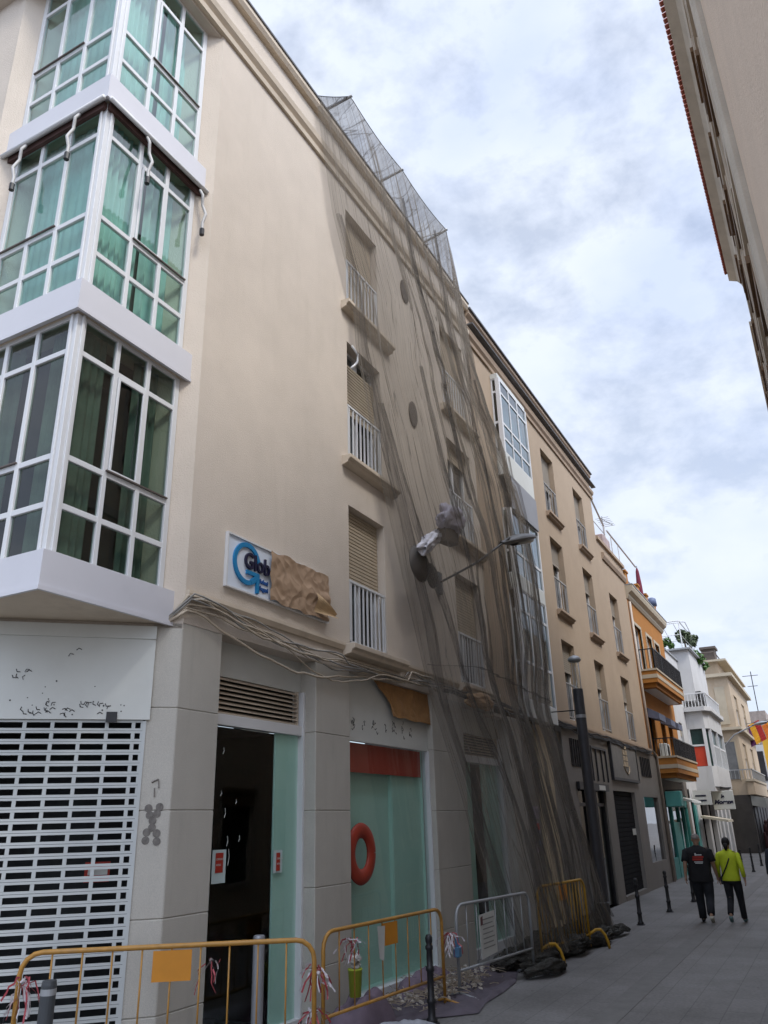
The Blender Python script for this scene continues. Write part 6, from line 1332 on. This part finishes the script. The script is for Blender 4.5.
def person(loc, rz, h, label, top, legs, shoes, hair, female=False, phase=1, sleeves=.5, bald=False, scale_w=1.0):
    """standing figure facing +x in mid stride; phase says which leg is forward"""
    t = thing('person', label, 'person', (0, 0, 0)); k = h / 1.75; W = scale_w * k
    def P(x, y, z): return (x * k, y * W, z * k)
    hip = .93; sh = 1.43; f = phase
    J = []; E = []
    def add(p, r, par=None):
        J.append((P(*p), (r[0] * k, r[1] * k) if isinstance(r, tuple) else r * k)); i = len(J) - 1
        if par is not None: E.append((par, i))
        return i
    pel = add((0, 0, hip), (.135, .11)); bel = add((.005, 0, 1.08), (.13, .105), pel); che = add((.0, 0, 1.28), (.155, .115), bel); up = add((-.01, 0, 1.42), (.10, .085), che)
    nk = add((.01, 0, 1.50), .055, up); hd0 = add((.03, 0, 1.57), (.068, .078), nk); hd1 = add((.03, 0, 1.64), (.082, .095), hd0); hd2 = add((.02, 0, 1.70), (.062, .075), hd1)
    nose = add((.125, 0, 1.615), .012, hd1)
    for s in (1, -1):
        ear = add((.02, .095 * s, 1.62), .014, hd1)
        fw = f * s                                      # leg forward on this side
        hp = add((.0, .09 * s, .88), .09, pel); kn = add((.14 if fw > 0 else .02, .10 * s, .50), .062, hp)
        an = add((.22 if fw > 0 else -.30, .10 * s, .09 if fw > 0 else .20), .040, kn)
        hl = add((.20 if fw > 0 else -.34, .10 * s, .045 if fw > 0 else .14), .038, an)
        to = add((.40 if fw > 0 else -.17, .115 * s, .035 if fw > 0 else .045), .034, an)
        sl = add((-.01, .19 * s, sh - .02), .062, up); el = add((-.06 - .05 * fw, .265 * s, 1.16), .046, sl); wr = add((.04 - .12 * fw, .29 * s, .92), .031, el)
        pm = add((.05 - .13 * fw, .295 * s, .86), (.034, .022), wr)
        for q in range(4):
            fa = add((.075 - .13 * fw - .017 * q + .005, .30 * s, .82), .0095, pm); fb = add((.085 - .13 * fw - .016 * q, .292 * s, .785 - (.004 if q in (1, 2) else -.006)), .0085, fa); fc = add((.08 - .13 * fw - .016 * q, .28 * s, .755 - (.006 if q in (1, 2) else -.006)), .0075, fb)
        th = add((.095 - .13 * fw, .28 * s, .845), .0105, pm); th2 = add((.115 - .13 * fw, .272 * s, .81), .009, th)
    body = skin_obj('body', J, E, SKIN, t)
    J2 = []; E2 = []
    def a2(p, r, par=None):
        J2.append((P(*p), (r[0] * k, r[1] * k) if isinstance(r, tuple) else r * k)); i = len(J2) - 1
        if par is not None: E2.append((par, i))
        return i
    def loft(mb, rings, n=24):
        """rings: (cx, cy, z, rx, ry)"""
        o_ = len(mb.v)
        for (cx, cy, z, rx_, ry2) in rings:
            for q in range(n):
                a_ = 2 * PI * q / n; wv = 1 + .025 * math.sin(a_ * 5 + z * 13) + .02 * math.sin(a_ * 9 - z * 21)
                c_, s_ = math.cos(a_), math.sin(a_); c_ = math.copysign(abs(c_) ** .8, c_); s_ = math.copysign(abs(s_) ** .8, s_)
                mb.v.append(P(cx + rx_ * c_ * wv, cy + ry2 * s_ * wv, z))
        for j in range(len(rings) - 1):
            for q in range(n): mb.f.append((o_ + j * n + q, o_ + j * n + (q + 1) % n, o_ + (j + 1) * n + (q + 1) % n, o_ + (j + 1) * n + q))
        mb.f.append(tuple(o_ + (len(rings) - 1) * n + q for q in range(n)))
    w_ = .88 if female else 1.0
    sh_ = MB(); hem = .86 if female else .80
    loft(sh_, [(0, 0, hem, .165, .225 * w_), (0, 0, hem + .012, .168, .228 * w_), (0, 0, .98, .155, .215 * w_), (0, 0, 1.12, .150, .218 * w_), (0, 0, 1.26, .150, .235 * w_), (-.005, 0, 1.36, .142, .245 * w_), (-.01, 0, 1.425, .118, .232 * w_), (-.008, 0, 1.465, .085, .165 * w_), (.0, 0, 1.495, .068, .085), (.008, 0, 1.515, .058, .062)])
    for s in (1, -1):
        fw = f * s; p0 = Vector((-.01, .16 * s * w_, 1.42)); p1 = Vector((-.02, .225 * s * w_, 1.385)); el = Vector((-.06 - .05 * fw, .265 * s, 1.16)); wr = Vector((.04 - .12 * fw, .29 * s, .92))
        pts = [p0, p1, p1.lerp(el, .5), p1.lerp(el, .85)]; rr_ = [.060, .078, .076, .080]
        if sleeves > .5: pts = [p0, p1, p1.lerp(el, .5), el, el.lerp(wr, .5), el.lerp(wr, .92)]; rr_ = [.055, .070, .062, .055, .048, .042]
        sh_.tube([P(*p) for p in pts], [r_ * k for r_ in rr_], 14)
    tp_ = sh_.build('shirt', top, None, smooth=True); tp_.parent = t
    tr_ = MB(); loft(tr_, [(0, 0, .80, .13, .185 * w_), (0, 0, .86, .15, .20 * w_), (0, 0, .93, .148, .195 * w_), (0, 0, 1.01, .13, .17 * w_)])
    for s in (1, -1):
        fw = f * s; wide = .90 if female else 1.08
        pts = [(0, .09 * s, .90), (.02 if fw > 0 else 0, .098 * s, .78), (.09 if fw > 0 else .015, .10 * s, .62), (.145 if fw > 0 else .02, .10 * s, .49), (.185 if fw > 0 else -.13, .10 * s, .30 if fw > 0 else .36), (.215 if fw > 0 else -.29, .102 * s, .085 if fw > 0 else .215)]
        tr_.tube([P(*p) for p in pts], [q_ * k * wide for q_ in (.105, .112, .098, .084, .076, .070)], 14)
    tr_ = tr_.build('trousers', legs, None, smooth=True); tr_.parent = t
    for s in (1, -1):
        fw = f * s; J2 = []; E2 = []
        if fw > 0: a = a2((.20, .10 * s, .055), .047); b = a2((.30, .108 * s, .05), (.046, .046), a); c = a2((.41, .115 * s, .036), (.04, .034), b)
        else: a = a2((-.34, .10 * s, .165), .047); b = a2((-.26, .108 * s, .105), (.046, .046), a); c = a2((-.17, .115 * s, .045), (.04, .036), b)
        skin_obj('shoe', J2, E2, shoes[0 if s > 0 else 1], t)
    hm = MB(); hz = 1.655; top_ = .10 if female else .088
    def hf(u, v):
        a_ = u * 2 * PI; th_ = v * PI * (.72 if female else .56); fx = math.cos(a_); back = .5 - .5 * fx
        th_ = th_ * (.62 + .38 * back) if not female else th_ * (.55 + .55 * back)
        r_ = 1 + .03 * math.sin(a_ * 7 + v * 5)
        return P(.012 + (.098 if not female else .106) * math.sin(th_) * fx * r_, (.083 if not female else .092) * math.sin(th_) * math.sin(a_) * r_, hz + top_ * math.cos(th_) * 1.08)
    hm.grid(24, 12, hf)
    if female: hm.tube([P(-.07, 0, 1.62), P(-.10, 0, 1.56), P(-.09, 0, 1.48)], [.05 * k, .045 * k, .015 * k], 10)
    ho = hm.build('hair', hair, None, smooth=True); ho.parent = t
    # eyes and mouth on the face
    for s in (1, -1):
        m = MB(); m.lathe([(.001, -.008), (.008, -.005), (.010, 0), (.008, .005), (.001, .008)], (.108 * k, .032 * s * W, 1.63 * k), 8); o = m.build('eye', BLACK, None, smooth=True); o.parent = t
    m = MB(); m.box(.112 * k, .118 * k, -.022 * W, .022 * W, 1.567 * k, 1.574 * k); o = m.build('mouth', surf('lip', (.3, .12, .1), .6), None); o.parent = t
    t.location = loc; t.rotation_euler = (0, 0, rz); return t, tp_, tr_
CLB = surf('cotton_black', (.014, .014, .016), .9, .3, 5); CLN = surf('trouser_dark', (.022, .024, .030), .9, .3, 5); LIME = surf('jacket_lime', (.50, .60, .025), .75, .08, 6)
SHW = surf('shoe_pale', (.42, .40, .33), .7, .1, 9); SHK = surf('shoe_black', (.02, .02, .02), .6, .2, 9); SHG = surf('shoe_teal', (.12, .20, .20), .7, .15, 9)
man, msh, mtr = person((19.55, 2.86, 0), R(3), 1.76, 'man seen from behind in black printed T-shirt and dark trousers with orange patches', CLB, CLN, (SHK, SHW), surf('hair_grey', (.24, .21, .19), .8, .2, 20), phase=1, scale_w=1.05)
def back_shape(name, par, polys, mat, x=-.165):
    m = MB()
    for (y0, y1, z0, z1) in polys: m.box(x, x + .008, y0, y1, z0, z1)
    o = m.build(name, mat, None); o.parent = par; return o
back_shape('white_print', man, [(-.09, .03, 1.325, 1.345), (.02, .05, 1.32, 1.37), (-.10, .08, 1.19, 1.205), (-.09, .06, 1.165, 1.18)], surf('print_white', (.6, .6, .6), .7), -.158)
back_shape('red_print', man, [(-.12, .10, 1.275, 1.312), (-.10, .11, 1.225, 1.265)], surf('print_red', (.35, .03, .02), .7), -.158)
for s in (1, -1):
    m = MB(); m.tube([(-.03, .155 * s, .84), (-.02, .165 * s, .76), (.0, .17 * s, .68)], [.02, .035, .02], 8); o = m.build('orange_patch', surf('patch_orange', (.65, .12, .02), .7), None, smooth=True); o.parent = man
wom, wsh, wtr = person((19.75, 2.28, 0), R(-2), 1.66, 'woman seen from behind in lime green top, dark leggings and a black shoulder strap', LIME, surf('legging_black', (.016, .016, .02), .8, .3, 5), (SHG, SHG), surf('hair_black', (.012, .010, .010), .7, .2, 20), female=True, phase=-1, sleeves=1.0, scale_w=.98)
m = MB(); m.tube([(.02, -.09, 1.47), (-.10, -.07, 1.41), (-.158, -.02, 1.28), (-.158, .06, 1.12), (-.14, .14, .99), (.0, .21, .90)], .014, 6); m.v = [(a * .95, b, c * .95) for a, b, c in m.v]; o = m.build('shoulder_strap', BLACK, None, smooth=True); o.parent = wom
m = MB(); m.box(-.06, .12, .16, .22, .74, .90); o = m.build('shoulder_bag', BLACK, None, bevel=.02); o.parent = wom
p3, _, _ = person((20.1, 1.27, 0), R(0), 1.72, 'person in a dark coat cut off by the right frame edge', surf('coat_navy', (.02, .024, .035), .9, .2, 4), CLN, (SHK, SHK), MATS['hair_black'], phase=1, sleeves=1.0)
